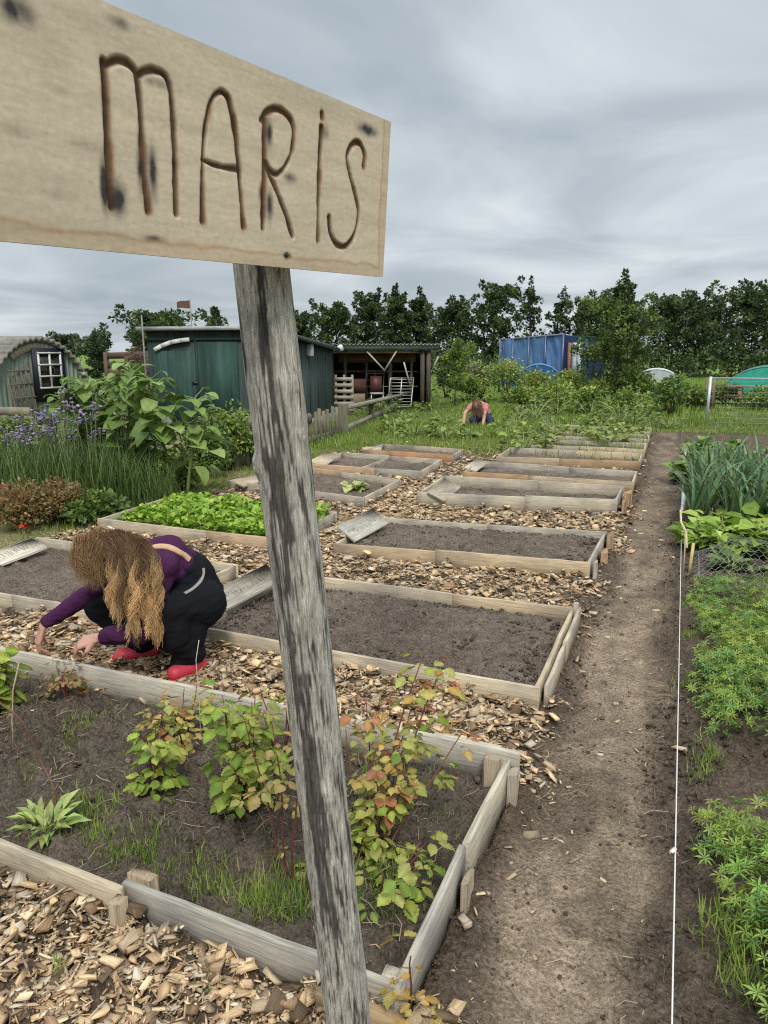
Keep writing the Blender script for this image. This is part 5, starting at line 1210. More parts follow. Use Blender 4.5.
for (px, py, s_, lab) in ((35, 712, .022, 'white chip of wood on the soil below the woman\'s far hand'), (105, 690, .02, 'pale flat chip on the soil by the rear board of the nearest bed')):
    o = bg(px, py); mb = MB(); mb.box((s_*1.4, s_, .006), Matrix.Translation(Vector(o+A((0, 0, .018))))@Matrix.Rotation(.6, 4, 'Z')@Matrix.Rotation(.35, 4, 'X'), (.7, .64, .55), .003, .0015); tag(mb.build('pale_chip', M_chip), lab, 'wood chip')

# ------------------------------------------------------------------ salad bed, lettuce, squash
mb = MB(); n = 5200; P = A(BEDS['L2']); u, v = rng.uniform(.10, .985, n), rng.uniform(.05, .93, n)
q = (P[0]*(1-u)[:, None]+P[1]*u[:, None])*(1-v)[:, None]+(P[3]*(1-u)[:, None]+P[2]*u[:, None])*v[:, None]
kp = rng.random(n) < .4+.7*sstep(.35, .5, fbm(q[:, 0]*5, q[:, 1]*5, 3, 66)); q = q[kp]; n = len(q)
dd = rdir(n, .1, .9); mb.inst(LF_V*A((1.1, 1, 1.4)), LF_F, np.stack([q[:, 0], q[:, 1], .10+.10*rng.random(n)*(.5+fbm(q[:, 0]*6, q[:, 1]*6, 2, 67))], -1), frames(dd, A((0, 0, 1.))+rng.normal(0, .45, (n, 3)), rng.uniform(.03, .075, n)), np.clip(A([(.24, .40, .035), (.30, .46, .05), (.18, .32, .03), (.38, .50, .08)])[rng.choice(4, n)]*(1+rng.normal(0, .15, (n, 1))), 0, .8))
tag(mb.build('salad_leaves', M_leaf), 'bright green salad leaves filling one raised bed', 'salad', kind='stuff')
def leafy(name, label, cat, o, n, size, h, cols, elong=.8, group=None, zmin=.2, stemc=(.3, .35, .12)):
    o = A(o, float); root = thing(name, label, cat, o, group); a_ = rng.uniform(0, 2*pi, n); zz = rng.uniform(zmin, 1.3, n)
    dd = np.stack([np.cos(a_), np.sin(a_), zz], -1); st = dd*h*rng.uniform(.3, .7, (n, 1)); mbs = MB()
    for k_ in range(min(n, 26)): mbs.tube([o, o+st[k_]*.6+A((0, 0, .1*h)), o+st[k_]], [.006, .005, .003], 5, stemc)
    mbs.build('stem', M_stem, root)
    ld = dd.copy(); ld[:, 2] = rng.uniform(-.3, .7, n); mbl = MB()
    mbl.inst(LF_V*A((elong*1.35, 1, 1.2)), LF_F, o+st, frames(ld, A((0, 0, 1.))+rng.normal(0, .35, (n, 3))+dd*.3, size*rng.uniform(.6, 1.2, n)), np.clip(A(cols)[rng.integers(len(cols), size=n)]*(1+rng.normal(0, .16, (n, 1))), .005, .8)); mbl.build('leaves', M_leaf, root)
    return root
o = G(354, 489, .1); leafy('lettuce', 'small pale lettuce growing in the bed just right of the signpost', 'lettuce', (o[0], o[1], .09), 24, .14, .08, [(.42, .48, .16), (.5, .52, .2), (.34, .42, .12)], .9)
SQ = 'young light green plants in the overgrown beds'
for (px, py, h_, lab) in [(524, 452, .42, 'tallest light green plant at the left end of the orange-fronted bed'), (540, 447, .36, 'light green plant beside the thin stake in the overgrown beds'), (505, 440, .30, 'low light green plant left of the overgrown beds'), (608, 446, .38, 'spreading light green plant at the right of the overgrown beds'), (592, 440, .34, 'light green plant in the middle of the overgrown beds'), (555, 437, .28, 'small light green plant near the far end of the overgrown beds'), (628, 438, .24, 'small plant at the far right corner of the overgrown beds'), (466, 440, .16, 'weedy light green plant in front of the far gardener'), (447, 440, .34, 'weedy light green plant left of the far gardener'), (415, 438, .4, 'bushy weed beside the rail of the mossy fence'), (395, 434, .36, 'bushy weed against the mossy fence rail')]:
    o = G(px, py, .05); leafy('young_plant', lab, 'plant', (o[0], o[1], .05), 70, .15, h_*1.2, LTG+[(.3, .36, .09)], .6, SQ)
o = G(545, 452, .05); mb = MB(); mb.tube([(o[0], o[1], 0), (o[0]+.01, o[1], .62)], .011, 6, (.2, .18, .14)); tag(mb.build('plant_stake', M_wood), 'thin dark stake standing in the overgrown beds', 'stake')

WT = []
for k_ in range(6):
    WT.append(leafy('weed_clump', 'leafy green weed clump standing in the grass beyond the beds', 'weed', (0, 0, 0), 70, .13, [.35, .5, .28, .42, .6, .33][k_], [LTG+[(.30, .36, .08)], MDG+LTG, LTG, [(.26, .3, .11), (.2, .25, .09)], MDG+LTG, LTG][k_], [.6, .45, .8, .35, .5, .7][k_], 'weed clumps in the grass beyond the beds'))
for k_ in range(54):
    px = rng.uniform(345, 690); py = 396+36*rng.random()**.8; g_ = G(px, py)
    if g_[0] > -.75 and g_[1] < 15.5 or any_bed(g_[:1], g_[1:2])[0] or (abs(px-478) < 30 and py > 412): continue
    if k_ < 6: WT[k_].location = Vector((g_[0], g_[1], 0))
    else: dup(WT[k_ % 6], (g_[0], g_[1], 0), rng.uniform(0, 6), rng.uniform(.7, 1.5))
# ------------------------------------------------------------------ left borders: sunflowers, verbena, shrubs
HL_V = A([(0, 0, 0), (-.42, .05, .06), (-.5, .38, .05), (-.3, .72, -.06), (0, 1, -.26), (.3, .72, -.06), (.5, .38, .05), (.42, .05, .06), (0, .12, -.02), (0, .42, -.04), (0, .74, -.12)])
HL_F = [(0, 8, 1), (1, 8, 9, 2), (2, 9, 10, 3), (3, 10, 4), (0, 7, 8), (8, 7, 6, 9), (9, 6, 5, 10), (10, 5, 4)]
def sunflower(label, px, top_py, dist, n, size):
    o = gnd(px, dist); h_ = ztop(top_py, px, dist); n = int(n*2.3); root = thing('sunflower_plant', label, 'sunflower', o, 'big-leaved sunflower plants behind the left beds')
    t = np.linspace(0, 1, 8); pts = o+np.stack([.07*np.sin(t*3+px), .05*np.cos(t*2+px), h_*.95*t], -1)
    mb = MB(); mb.tube(pts, .019*(1-.5*t), 7, (.17, .22, .07)); u = .28+.72*rng.random(n)**.8; a_ = rng.uniform(0, 2*pi, n)
    p = o+np.stack([.07*np.sin(u*3+px), .05*np.cos(u*2+px), h_*.95*u], -1); dd = np.stack([np.cos(a_), np.sin(a_), rng.uniform(.15, .75, n)], -1)
    L_ = rng.uniform(.12, .28, n)*(1.3-.7*u)
    for k_ in range(n): mb.tube([p[k_], p[k_]+dd[k_]*L_[k_]*.6, p[k_]+dd[k_]*L_[k_]], [.006, .005, .004], 5, (.2, .27, .08), False)
    mb.build('stem', M_stem, root)
    ld = dd.copy(); ld[:, 2] = rng.uniform(-.85, .25, n); sc = size*.66*(1.25-.65*u)*rng.uniform(.6, 1.25, n)
    mb = MB(); mb.inst(HL_V, HL_F, p+dd*L_[:, None], frames(ld+rng.normal(0, .15, (n, 3)), A((0, 0, 1.))+rng.normal(0, .25, (n, 3))+dd*.4, sc), np.clip(A([(.17, .27, .06), (.23, .33, .08), (.12, .20, .045), (.30, .40, .13)])[rng.integers(4, size=n)]*(1+rng.normal(0, .12, (n, 1))), 0, .8)); mb.build('leaves', M_leaf, root, True)
    return root
sunflower('tallest big-leaved sunflower plant, in the middle of the left border', 124, 358, 8.6, 34, .34)
sunflower('big-leaved sunflower plant right of the tallest one, before the shed door', 158, 372, 8.2, 30, .33)
sunflower('shorter sunflower plant nearest the green shed door', 187, 392, 8.0, 24, .28)
sunflower('wide sunflower plant left of the tallest, below the hut window', 82, 372, 9.0, 34, .34)
sunflower('low sunflower plant at the left, above the purple flowers', 56, 388, 9.2, 24, .28)
sunflower('sunflower plant behind the tallest one', 112, 376, 9.4, 26, .3)
o = H(167, 421, 8.0); mb = MB(); V, Fc = rock_template(9, 2); mb.add(V*A((.045, .045, .05))+o, Fc, (.8, .8, .72)); tag(mb.build('white_flower', M_fabric, smooth=True), 'single white bloom among the sunflower leaves', 'flower')
for i, (px, base, topy, wpx, cols, lab) in enumerate([(226, 470, 408, 60, LTG+MDG, 'light green bushy plant between the sunflowers and the signpost'), (248, 466, 412, 46, LTG+MDG, 'light green bushy plant just left of the signpost'), (205, 478, 430, 50, MDG, 'low green plant at the foot of the shortest sunflower'), (18, 462, 420, 60, LTG+MDG, 'light green plants at the left picture edge in front of the low rail'), (140, 488, 445, 60, MDG+LTG, 'green plant under the tallest sunflower'), (110, 478, 430, 60, MDG, 'dark green plant behind the purple flowers'), (178, 492, 462, 36, MDG+LTG, 'low green plant at the right foot of the border'), (96, 527, 496, 46, MDG, 'low feathery green plant right of the reddish bush'), (165, 500, 452, 14, LTG, 'small upright bright green plant at the rear corner of the salad bed')]):
    g_ = G(px, base); g_[2] = 0; dist = np.hypot(g_[0], g_[1]); shrub('garden_plant', lab, 'plant', g_, ztop(topy, px, dist), wpx*dist/740, cols, 34, 60, .055 if wpx > 20 else .04, 'leafy plants of the left border', (.15, .2, .07), 'LF')
for (px, base, topy, wpx, lab) in [(22, 530, 487, 56, 'reddish-brown dry bush at the left picture edge'), (60, 524, 483, 50, 'reddish-brown dry bush next to the lawn path')]:
    g_ = G(px, base); g_[2] = 0; dist = np.hypot(g_[0], g_[1]); shrub('dry_bush', lab, 'bush', g_, ztop(topy, px, dist), wpx*dist/740, [(.27, .17, .075), (.33, .22, .09), (.22, .15, .06), (.26, .22, .08)], 60, 60, .038, 'reddish-brown bushes at the left edge', (.2, .12, .07))
# tall grassy stems
mb = MB(); n = 5200; x0_, y0_ = [], []
px = rng.uniform(-40, 178, n); py = rng.uniform(478, 512, n)
o = A([G(a_, b_)[:2] for a_, b_ in zip(px, py)]); hh = A([max(.1, ztop(tp, a_, np.hypot(*q))) for a_, q, tp in zip(px, o, 440+rng.uniform(-8, 32, n)+np.maximum(0, px-120)*.45)])
blades(mb, o[:, 0], o[:, 1], 0*hh, hh, rng.uniform(.007, .014, n), np.clip(A([(.10, .17, .045), (.075, .13, .035), (.14, .2, .05)])[rng.integers(3, size=n)]*(1+rng.normal(0, .2, (n, 1))), 0, .5), .22)
tag(mb.build('tall_grass', M_grass), 'tall dark green grassy stems below the purple flowers', 'tall grass', kind='stuff')
# verbena
def verbena(seed):
    r = np.random.default_rng(seed); root = thing('verbena_plant', 'tall thin purple-flowered verbena in front of the sunflowers', 'flower', (0, 0, 0), 'tall purple verbenas in the left border')
    mbs, mbf = MB(), MB(); loc = []
    for k_ in range(5):
        h_ = r.uniform(.75, 1.0); dx, dy = r.normal(0, .10, 2); t = np.linspace(0, 1, 5); pts = np.stack([dx*t, dy*t, h_*t], -1); mbs.tube(pts, .0045, 5, (.14, .17, .08))
        for s_ in (-1, 0, 1):
            e = pts[-1]+A((s_*.05*r.uniform(.5, 1.4), r.normal(0, .03), .02-.03*abs(s_))); mbs.tube([pts[-2]+(pts[-1]-pts[-2])*.6, e], .003, 4, (.15, .17, .09)); loc.append(e)
    mbs.build('stem', M_stem, root, world=False)
    for e in loc:
        mbf = MB(); V, Fc = rock_template(int(r.integers(99)), 1); mbf.add(V*A((.019, .019, .012))*r.uniform(.7, 1.3)+e, Fc, vary((.27, .20, .36), 1, .25, .08)[0]); mbf.build('flower_head', M_fabric, root, world=False)
    return root
vs = [verbena(k_) for k_ in range(4)]
for k_ in range(20):
    px = rng.uniform(10, 155); base = rng.uniform(487, 503); g_ = G(px, base); tp = rng.uniform(396, 432) if px > 40 else rng.uniform(412, 440); sc = max(.4, ztop(tp, px, np.hypot(*g_[:2]))/.95)
    if k_ < 4: vs[k_].location = Vector((g_[0], g_[1], 0)); vs[k_].scale = (1, 1, sc)
    else: d_ = dup(vs[k_ % 4], (g_[0], g_[1], 0), rng.uniform(0, 6)); d_.scale = (1, 1, sc)
for (px, py, bpy_, s_, c_, lab) in ((3, 487, 520, .045, (.6, .12, .25), 'pink flower at the left picture edge above the dry bush'), (23, 527, 545, .032, (.62, .05, .03), 'small red flower at the foot of the dry bush')):
    g_ = G(px, bpy_); g_[2] = 0; dist = np.hypot(g_[0], g_[1]); root = thing('garden_flower', lab, 'flower', g_); tp = H(px, py, dist); mb = MB(); mb.tube([g_, tp], .004, 5, (.14, .2, .07)); mb.build('stem', M_stem, root)
    n = 14; dd = rdir(n, 0, .8); mb = MB(); mb.inst(LF_V, LF_F, tp+dd*.004, frames(dd, rdir(n), np.full(n, s_)), vary(c_, n, .15)); mb.build('petals', M_fabric, root)

# ------------------------------------------------------------------ right-hand plot: cord, stakes, leeks, chard, wire cage, lupins
yf = 10.9; pts = [(.088, .25, .11), (.086, 1.5, .10), (.083, 3.5, .085), (.078, 6.0, .075), (.074, 9.0, .08), (.070, yf, .12)]
mb = MB(); mb.tube(spline(pts, 8), .0023, 6, (.70, .68, .64)); tag(mb.build('guide_cord', M_cord), 'white guide cord stretched along the right side of the dirt path', 'cord')
mb = MB(); mb.bar((.068, yf, -.1), (.095, yf+.02, .26), .03, .03, (.62, .60, .52), up=(0, 1, 0)); tag(mb.build('white_stake', M_wood), 'pale stake holding the far end of the white cord', 'stake')
mb = MB(); q = G(672.5, 850, .1); mb.bar((q[0]-.004, q[1]-.006, .095), (q[0]+.008, q[1]+.012, .10), .012, .003, (.75, .7, .62), up=(0, 0, 1)); tag(mb.build('cord_tag', M_plastic), 'small pale tag tied to the white cord', 'tag')
SGp = 'yellow canes along the leek bed'
def cane(label, pts, r_, c_):
    q = [D(px, py, dep) for px, py, dep in pts]; mb = MB(); mb.tube(q, r_, 7, c_); o_ = mb.build('yellow_cane', M_stem, None); tag(o_, label, 'cane', SGp); return o_
def depg(px, py): return (G(px, py)-CAM)@fw
d1 = depg(688, 574); cane('short upright yellow stake just left of the chicken wire', [(689, 576, d1), (691, 560, d1), (693.5, 543, d1)], .0115, (.55, .45, .18))
d2 = depg(684, 560); cane('bent yellow cane leaning beside the white cord', [(687, 548, d2-.1), (686, 532, d2), (681, 522, d2+.1), (680.5, 510, d2+.2)], .008, (.6, .52, .28))
d3 = depg(683, 520); cane('pale yellow cane against the leftmost leek', [(684, 513, d3), (685, 497, d3), (684.5, 485, d3)], .011, (.62, .55, .3)); cane('yellow cane tilted into the leek leaves', [(686, 500, d3), (690, 490, d3)], .013, (.58, .5, .22))
d4 = depg(684, 576); cane('thin grey cane beside the bent yellow one', [(683, 577, d4), (684.5, 555, d4), (685.5, 530, d4)], .005, (.4, .36, .28))
mb = MB(); q0, q1 = D(681, 515, d3-.2), D(683.5, 490, d3); mb.tube([q0, (q0+q1)/2+A((.01, 0, 0)), q1], [.012, .02, .016], 7, (.55, .62, .62)); tag(mb.build('plastic_strip', M_plastic, smooth=True), 'bluish-white plastic strip hanging on the canes by the leeks', 'strip')
def leek(seed):
    r = np.random.default_rng(seed); root = thing('leek_plant', 'tall blue-green leek standing in the leek rows right of the path', 'leek', (0, 0, 0), 'leeks in rows right of the path')
    mb = MB(); mb.tube([(0, 0, -.02), (0, 0, .09), (0, 0, .15)], [.014, .014, .015], 7, (.42, .5, .32)); mb.build('stem', M_stem, root, world=False)
    mb = MB()
    for k_ in range(8):
        a_ = (k_ % 2)*pi+r.normal(0, .35); h_ = r.uniform(.34, .64); o_ = r.uniform(.06, .34)*(1 if k_ > 1 else .5); t = np.linspace(0, 1, 7)
        fold = r.random() < .42
        zc_ = .12+h_*t-(.38*h_*np.maximum(0, t-.62)*2 if fold else .10*t**3); rad_ = o_*t**1.5*(1.6 if fold else 1); wv_ = .017*(1-.9*t**2)
        ctr = np.stack([np.cos(a_)*rad_, np.sin(a_)*rad_, zc_], -1); sd_ = A((-sin(a_), cos(a_), 0)); ou = A((cos(a_), sin(a_), .2))
        V = np.stack([ctr-sd_*wv_[:, None]+ou*.006, ctr, ctr+sd_*wv_[:, None]+ou*.006], 1).reshape(-1, 3); i = np.arange(6)[:, None]*3; j = np.arange(2)[None]
        mb.add(V, np.stack([i+j, i+j+1, i+3+j+1, i+3+j], -1).reshape(-1, 4), vary((.16, .25, .115), 1, .24, .08)[0])
    mb.build('leaves', M_leaf, root, True, world=False); return root
lk = [leek(k_) for k_ in range(6)]; c_ = 0
for yy in np.arange(6.8, 8.95, .2):
    for xx in np.arange(.19, .14*yy+.2, .12):
        p = (xx+rng.normal(0, .03), yy+rng.normal(0, .05), .01)
        if c_ < 6: lk[c_].location = p; lk[c_].rotation_euler = (0, 0, rng.uniform(0, 6))
        else: dup(lk[c_ % 6], p, rng.uniform(0, 6), rng.uniform(.8, 1.12))
        c_ += 1
for (x_, y_, h_, lab) in [(.24, 9.6, .30, 'leftmost large-leaved squash plant spilling over the path beyond the leeks'), (.75, 9.7, .46, 'large-leaved squash plant in the middle behind the leeks'), (1.3, 9.9, .5, 'large-leaved squash plant at the right edge behind the leeks'), (.45, 11.3, .42, 'squash plant farthest back, below the white pole')]:
    leafy('squash_plant', lab, 'squash plant', (x_, y_, 0), 90, .22, h_, [(.16, .26, .05), (.22, .32, .07), (.12, .2, .04), (.28, .36, .12)], 1.0, 'large-leaved squash plants behind the leeks')
CHC = [(.29, .42, .06), (.36, .48, .09), (.22, .34, .05), (.42, .52, .13)]
for (x_, y_, n, s_, h_, lab) in [(.27, 6.25, 95, .13, .26, 'leftmost crinkled light green chard plant beside the yellow stake'), (.5, 6.3, 95, .14, .28, 'crinkled light green chard plant second from the yellow stake'), (.72, 6.35, 70, .2, .36, 'chard plant with the largest upright leaf'), (.98, 6.4, 80, .17, .32, 'chard plant at the right picture edge'), (.4, 6.55, 70, .14, .28, 'chard plant directly before the leek stems')]:
    leafy('chard_plant', lab, 'chard', (x_, y_, 0), n, s_, h_, CHC, .72, 'light green chard between leeks and chicken wire')
# chicken wire tunnel
cw = thing('wire_cage', 'low chicken wire tunnel over dark leaves in front of the chard', 'wire cage', (.75, 5.72, 0)); mb = MB(); R_ = .26; Lc = 1.5; nu_ = 17; x0c = .17
def cwp(u, v): a_ = pi*v; return A((x0c+u*Lc, 5.74-cos(a_)*.36, .005+sin(a_)*.21*(1+.12*sin(u*9)) * min(1, .25+u*4)))
hx = .052; nx_, nv_ = int(Lc/hx), 20
for a_ in range(nx_):
    for b_ in range(nv_):
        o_ = .5*(b_ % 2); u0 = (a_+o_)/nx_; v0 = b_/nv_; p0, p1 = cwp(u0, v0), cwp(u0, v0+.4/nv_)
        mb.tube([p0, p1], .0011, 3, (.42, .43, .43), False); pn = cwp(u0+.5/nx_, (b_+1)/nv_); pm = cwp(u0-.5/nx_, (b_+1)/nv_); mb.tube([p1, pn], .0011, 3, (.42, .43, .43), False); mb.tube([p1, pm], .0011, 3, (.42, .43, .43), False)
mb.build('wire_mesh', M_metal, cw)
for u_ in (.02, .5, .98): mb = MB(); mb.tube([cwp(u_, v) for v in np.linspace(0, 1, 12)], .003, 5, (.38, .38, .38)); mb.build('hoop', M_metal, cw)
for k_, x_ in enumerate((.42, .75, 1.08, 1.4)): leafy('young_cabbage', ['dark leafy plant at the left end under the chicken wire', 'dark leafy plant second under the chicken wire', 'dark leafy plant under the chicken wire by the picture edge', 'dark leafy plant under the right end of the chicken wire'][k_], 'cabbage', (x_, 5.74, 0), 22, .14, .10, [(.10, .16, .05), (.14, .2, .06), (.2, .26, .09)], .9, 'dark leafy plants under chicken wire')
# lupin-like green manure
LP_V = A([(0, 0, 0), (-.11, .5, .06), (0, 1, -.05), (.11, .5, .06)])
mb = MB(); N_ = 3000; x = .10+1.5*rng.random(N_)**1.1; y = rng.uniform(1.2, 5.08, N_)
den = fbm(x*2.2+4, y*2.2, 3, 120)
lim = .205+.085*sstep(2.6, 1.5, y)+.03*np.sin(y*5)-.03*sstep(3, 4, y)
bare = sstep(2.30, 2.40, y)*sstep(3.02, 2.90, y)*sstep(.58, .48, x+.0)
kp = (x > lim+(rng.random(N_)**3)*.02) & (rng.random(N_) < (.35+.9*sstep(.3, .55, den))) & (rng.random(N_) > bare*.985) & (rng.random(N_) < .35+.65*sstep(.14, .26, x))
x, y = x[kp], y[kp]; n = len(x); L_, d_, u_, c_l = [], [], [], []
for k_ in range(n):
    hh = rng.uniform(.05, .17)*(.55+.6*sstep(.12, .4, x[k_])); base = A((x[k_], y[k_], gz_at(x[k_], y[k_])))
    col_ = vary([(.22, .35, .075), (.29, .41, .08), (.18, .31, .095), (.35, .44, .09)][rng.integers(4)], 1, .15, .05)[0]
    for lf in range(rng.integers(6, 11)):
        a_ = rng.uniform(0, 2*pi); r_ = rng.uniform(.015, .08); c0 = base+A((cos(a_)*r_, sin(a_)*r_, hh*rng.uniform(.45, 1.1))); nrm_ = A((cos(a_)*.5, sin(a_)*.5, 1))+rng.normal(0, .2, 3); nrm_ /= np.linalg.norm(nrm_)
        e1_ = np.cross(nrm_, A((1, 0, .1))); e1_ /= np.linalg.norm(e1_); e2_ = np.cross(nrm_, e1_); s_ = rng.uniform(.017, .034)*(1-.12*sstep(2.8, 4, y[k_])); t0 = rng.uniform(0, 6); nl_ = rng.integers(6, 9)
        for q_ in range(nl_):
            t_ = t0+q_*2*pi/nl_; L_.append(c0); d_.append((e1_*cos(t_)+e2_*sin(t_)+nrm_*rng.uniform(-.25, .55))*s_); u_.append(nrm_); c_l.append(col_)
d_ = A(d_); mb.inst(LP_V*A((1.02, 1, 1.6)), LS_F, A(L_), frames(d_, A(u_), np.linalg.norm(d_, axis=1)*rng.uniform(.85, 1.2, len(d_))), A(c_l))
tag(mb.build('lupin_seedlings', M_leaf), 'dense green lupin seedlings covering the soil right of the white cord', 'lupins', kind='stuff')
mb = MB()
for (px, py, n, h) in ((705, 775, 90, .07), (700, 790, 50, .05), (735, 945, 110, .10), (728, 965, 70, .09), (745, 1000, 90, .1), (720, 870, 60, .07), (700, 940, 40, .06), (690, 640, 90, .05), (688, 690, 80, .05), (686, 610, 60, .05)):
    o = G(px, py); x = o[0]+rng.normal(0, .03, n); y = o[1]+rng.normal(0, .03, n); blades(mb, x, y, gz_at(x, y), h*rng.uniform(.5, 1.2, n), rng.uniform(.0025, .0045, n), gcols(n, (.35, .25, .3, .05, .05)), 1.1)
tag(mb.build('weed_grass', M_grass), 'bright grassy weeds between white cord and lupins', 'grass', kind='stuff')

# ------------------------------------------------------------------ people
def cap_mesh(p0, p1, r0, r1, seg=16, rings=6):
    p0 = A(p0, float); p1 = A(p1, float); d = p1-p0; L = np.linalg.norm(d); d = d/(L+1e-9); a = A((0, 0, 1.)) if abs(d[2]) < .9 else A((1., 0, 0))
    x = np.cross(a, d); x /= np.linalg.norm(x); y = np.cross(d, x); pr = []
    for k_ in range(rings): t = pi/2*(1-k_/rings); pr.append((-r0*sin(t), r0*cos(t)))
    pr.append((0, r0)); pr.append((L*.5, (r0+r1)/2)); pr.append((L, r1))
    for k_ in range(1, rings+1): t = pi/2*k_/rings; pr.append((L+r1*sin(t), r1*cos(t)))
    pr[0] = (-r0, r0*.02); pr[-1] = (L+r1, r1*.02); th_ = np.arange(seg)*2*pi/seg; n_ = len(pr)
    V = A([p0+d*s_+(x*np.cos(t)+y*np.sin(t))*q_ for s_, q_ in pr for t in th_]); i = np.arange(n_-1)[:, None]*seg; j = np.arange(seg)[None]; j2 = (j+1) % seg
    Fc = [tuple(f) for f in np.stack([i+j, i+j2, i+seg+j2, i+seg+j], -1).reshape(-1, 4)]; Fc += [tuple(range(seg))[::-1], tuple((n_-1)*seg+k_ for k_ in range(seg))]
    return V, Fc
def ell_mesh(c, ax3, R=None, seg=24, rings=16):
    V = []; 
    for i in range(rings+1):
        t = pi*min(max(i/rings, .004), .996)
        for j in range(seg): a_ = 2*pi*j/seg; V.append((sin(t)*cos(a_), sin(t)*sin(a_), cos(t)))
    V = A(V)*A(ax3); V = V@(A(R).T if R is not None else np.eye(3))+A(c); Fc = [(i*seg+j, (i+1)*seg+j, (i+1)*seg+(j+1) % seg, i*seg+(j+1) % seg) for i in range(rings) for j in range(seg)]
    Fc += [tuple(range(seg)), tuple(rings*seg+k_ for k_ in range(seg))[::-1]]
    return V, Fc
def organic(name, pieces, vox, mat, col, parent=None, smooth_it=6, fold=0.0, seed=0, colfn=None):
    """union of closed pieces, fused by voxel remesh and smoothed: one continuous surface"""
    mb = MB()
    for V, Fc in pieces: mb.add(V, Fc)
    tmp = mb.build('tmp_'+name, mat); 
    mo = tmp.modifiers.new('r', 'REMESH'); mo.mode = 'VOXEL'; mo.voxel_size = vox; mo.adaptivity = 0
    if smooth_it: sm = tmp.modifiers.new('s', 'SMOOTH'); sm.factor = .5; sm.iterations = smooth_it
    dg = bpy.context.evaluated_depsgraph_get(); ev = tmp.evaluated_get(dg); me = ev.to_mesh()
    n_ = len(me.vertices); V = np.empty(n_*3, np.float32); me.vertices.foreach_get('co', V); V = V.reshape(-1, 3).astype(float); Nn = np.empty(n_*3, np.float32); me.vertices.foreach_get('normal', Nn); Nn = Nn.reshape(-1, 3)
    nl_ = len(me.loops); L = np.empty(nl_, np.int32); me.loops.foreach_get('vertex_index', L); npo = len(me.polygons); T = np.empty(npo, np.int32); me.polygons.foreach_get('loop_total', T)
    ev.to_mesh_clear(); om = tmp.data; bpy.data.objects.remove(tmp); bpy.data.meshes.remove(om)
    if fold: V = V+Nn*((np.abs(fbm(V[:, 0]*9+V[:, 2]*16+seed, V[:, 1]*9-V[:, 2]*20, 3, seed)-.5)-.12)*3.2*fold+(fbm(V[:, 0]*38+V[:, 2]*20+seed, V[:, 1]*38-V[:, 2]*30, 2, seed+5)-.5)*fold*.7)[:, None]
    mb = MB(); mb.v.append(V); mb.l.append(L); mb.n.append(T); mb.k = n_; c_ = colfn(V) if colfn else np.broadcast_to(A(col, float), (n_, 3)); mb.c.append(c_); mb.g.append(V)
    return mb.build(name, mat, parent, True)
def unit(v): v = A(v, float); return v/np.linalg.norm(v)
def hand(W, fdir, back, thumb_side, s=1.0, curl=(.5, .8, .5), spread=.10, tcurl=.5):
    """pieces of a hand: wrist W, direction to the knuckles, back-of-hand normal, thumb on +/- side"""
    f_ = unit(fdir); b_ = unit(back-f_*(A(back)@f_)); sd_ = np.cross(f_, b_)*thumb_side; P_ = []
    kn = []
    for k_, o_ in enumerate((.030, .010, -.010, -.029)):
        base = W+sd_*o_*.55*s; k0 = W+f_*(.088-.004*abs(k_-1)-.006*(k_ == 3))*s+sd_*o_*s+b_*.003*s; kn.append(k0); P_.append(cap_mesh(base, k0, .0125*s, .0105*s))
    P_.append(cap_mesh(W+f_*.03*s-b_*.004*s+sd_*.012*s, W+f_*.07*s-b_*.004*s-sd_*.012*s, .0135*s, .0125*s))
    for k_, (k0, Ls) in enumerate(zip(kn, ((.040, .024, .020), (.044, .028, .021), (.041, .026, .021), (.032, .020, .018)))):
        d = unit(f_+sd_*spread*(1.2-k_*.8)); p = k0; ang = 0
        for q_, l_ in enumerate(Ls):
            ang += curl[q_]*(1+.09*k_); dd_ = d*cos(ang)-b_*sin(ang); r0 = (.0092, .0083, .0074)[q_]*s*(.88 if k_ == 3 else 1); p1 = p+dd_*l_*s; P_.append(cap_mesh(p, p1, r0, r0*.9, 12, 4)); p = p1
    t0 = W+f_*.022*s+sd_*.022*s-b_*.004*s; t1 = t0+unit(f_*.7+sd_*.75-b_*.25)*.042*s; t2 = t1+unit(f_*.9+sd_*.15*(1-tcurl)-b_*(.35+tcurl*.4)-sd_*tcurl*.2)*.033*s; t3 = t2+unit(f_*.8-sd_*tcurl*.35-b_*(.4+tcurl*.5))*.026*s
    P_ += [cap_mesh(t0, t1, .0145*s, .0115*s, 12, 4), cap_mesh(t1, t2, .0105*s, .0092*s, 12, 4), cap_mesh(t2, t3, .0092*s, .0075*s, 12, 4)]
    return P_
SKIN = (.52, .29, .21)

# --- the crouching woman
J = dict(pel=D(199, 595, 3.68), hipN=D(201, 603, 3.56), hipF=D(188, 596, 3.78), kneN=D(148, 612, 3.36), kneF=D(99, 606, 3.68), mid=D(188, 579, 3.62), chest=D(165, 563, 3.55),
         neck=D(141, 554, 3.49), shN=D(163, 569, 3.40), shF=D(133, 562, 3.68), head=D(107, 558, 3.45), elbN=D(140, 633, 3.34), wrN=D(105, 636, 3.40), elbF=D(92, 592, 3.66), wrF=D(47, 622, 3.62))
def onground(px, dep, z):
    q = D(px, 600, dep); d = ray(px, 600); best = min(((abs(D(px, y_, dep)[2]-z), y_) for y_ in np.arange(560, 720, .5))); return D(px, best[1], dep)
J['ankN'] = onground(192, 3.55, .135); J['ankF'] = onground(143, 3.72, .135)
woman_base = A((J['ankN'][0]*.5+J['ankF'][0]*.5, J['ankN'][1]*.5+J['ankF'][1]*.5, 0))
